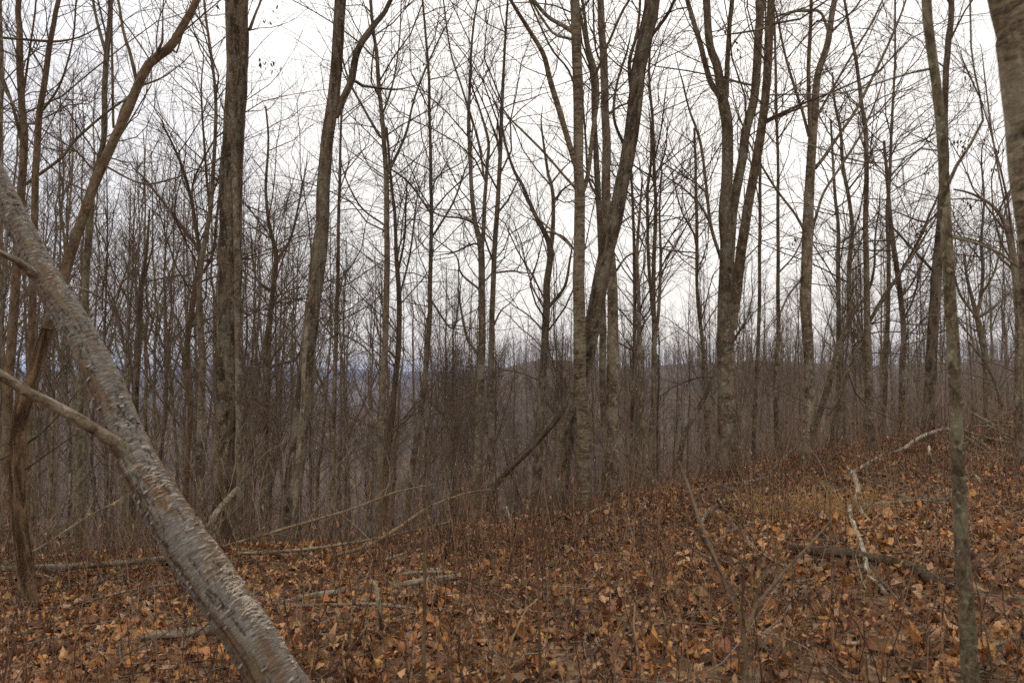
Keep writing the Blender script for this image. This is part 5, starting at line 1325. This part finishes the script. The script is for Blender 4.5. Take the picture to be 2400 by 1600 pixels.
    tag(link('crest_shoots', cr.mesh('crest_shoots', M['weed'])), 'wiry brown shoots and dead stalks fringing the crest', 'shoots', None, 'stuff')
weeds()

# ------------------------------------------------------------------ woods too far to count
def far_wood(name, label, pts, scl, variants, seed):
    """a point cloud that carries small bare trees"""
    rg = np.random.default_rng(seed)
    me = bpy.data.meshes.new(name); n = len(pts)
    me.vertices.add(n); me.vertices.foreach_set('co', np.asarray(pts, np.float32).ravel())
    for nm, data in (('size', scl), ('turn', rg.uniform(0, 6.283, n))):
        a = me.attributes.new(nm, 'FLOAT', 'POINT'); a.data.foreach_set('value', np.asarray(data, np.float32))
    o = link(name, me); tag(o, label, 'wood', None, 'stuff')
    ng = bpy.data.node_groups.new(name, 'GeometryNodeTree')
    ng.interface.new_socket('Geometry', in_out='INPUT', socket_type='NodeSocketGeometry')
    ng.interface.new_socket('Geometry', in_out='OUTPUT', socket_type='NodeSocketGeometry')
    N = ng.nodes.new; Lk = ng.links.new
    gi, go = N('NodeGroupInput'), N('NodeGroupOutput')
    ci = N('GeometryNodeCollectionInfo'); ci.inputs['Collection'].default_value = variants
    ci.inputs['Separate Children'].default_value = True; ci.inputs['Reset Children'].default_value = True
    ip = N('GeometryNodeInstanceOnPoints'); ip.inputs['Pick Instance'].default_value = True
    at1 = N('GeometryNodeInputNamedAttribute'); at1.data_type = 'FLOAT'; at1.inputs[0].default_value = 'size'
    at2 = N('GeometryNodeInputNamedAttribute'); at2.data_type = 'FLOAT'; at2.inputs[0].default_value = 'turn'
    cx = N('ShaderNodeCombineXYZ'); Lk(at2.outputs[0], cx.inputs[2])
    Lk(gi.outputs[0], ip.inputs['Points']); Lk(ci.outputs[0], ip.inputs['Instance'])
    Lk(cx.outputs[0], ip.inputs['Rotation']); Lk(at1.outputs[0], ip.inputs['Scale'])
    Lk(ip.outputs[0], go.inputs[0])
    md = o.modifiers.new('scatter', 'NODES'); md.node_group = ng
    return o
far_col = bpy.data.collections.new('far_tree_kinds')
for k in range(6):
    h_ = [13, 15, 11, 14, 12, 16][k]
    tm, cm = tree_variant(40 + k, h_, 0.10, [1, 0, 2, 1, 1, 0][k], 2.4, 0.3, 'twig_red' if k % 2 else 'twig', True)
    # one mesh per kind: trunk and crown joined
    def arr(me):
        v = np.empty(len(me.vertices) * 3, np.float32); me.vertices.foreach_get('co', v)
        l = np.empty(len(me.loops), np.int32); me.loops.foreach_get('vertex_index', l)
        return v.reshape(-1, 3), l.reshape(-1, 4)
    v1, q1 = arr(tm); v2, q2 = arr(cm)
    jm = mesh('far_tree', np.concatenate([v1, v2]), np.concatenate([q1, q2 + len(v1)]), mat=[M['slope_bark'], M['twig_red' if k % 2 else 'twig']], midx=np.concatenate([np.zeros(len(q1)), np.ones(len(q2))]))
    fo = bpy.data.objects.new('far_tree', jm); far_col.objects.link(fo)
rg = np.random.default_rng(5)
# down the slope past the trees one can count
n = 2000
Y = 40 + 180 * rg.random(n) ** 1.1; ang = rg.uniform(-0.74, 0.74, n); X = ang * Y
cap = at(1200 + ang * F, np.interp(1200 + ang * F, [0, 300, 380, 1050, 1150, 1330, 1500, 1900, 2400], [830, 870, 965, 975, 920, 905, 860, 820, 770]) + rg.normal(0, 25, n), Y)[:, 2]
z = H(X, Y)
s = np.clip((cap - z) / 14, 0.3, 1.25) * rg.uniform(0.75, 1.0, n)
far_wood('far_wood', 'mass of bare trees running down the slope into the valley', np.stack([X, Y, z - 0.1], -1), s, far_col, 1)
# on the ridges across the valley
def on_ridge(V, n, rg):
    a = rg.uniform(0, V.shape[0] * 0.56, n); b = rg.uniform(0, V.shape[1] - 1.01, n)
    i, j = a.astype(int), b.astype(int)
    f, g = (a - i)[:, None], (b - j)[:, None]
    return V[i, j] * (1 - f) * (1 - g) + V[i + 1, j] * f * (1 - g) + V[i, j + 1] * (1 - f) * g + V[i + 1, j + 1] * f * g
p = on_ridge(RIDGE[:, 60:215], 9000, rg)
far_wood('ridge_wood', 'brown bare wood covering the near ridge across the valley', p, rg.uniform(0.55, 1.0, len(p)), far_col, 2)
p = on_ridge(RIDGE2[:, 60:200], 7000, rg)
far_wood('ridge_wood', 'dark bluish bare wood covering the middle ridge', p, rg.uniform(0.8, 1.5, len(p)), far_col, 3)
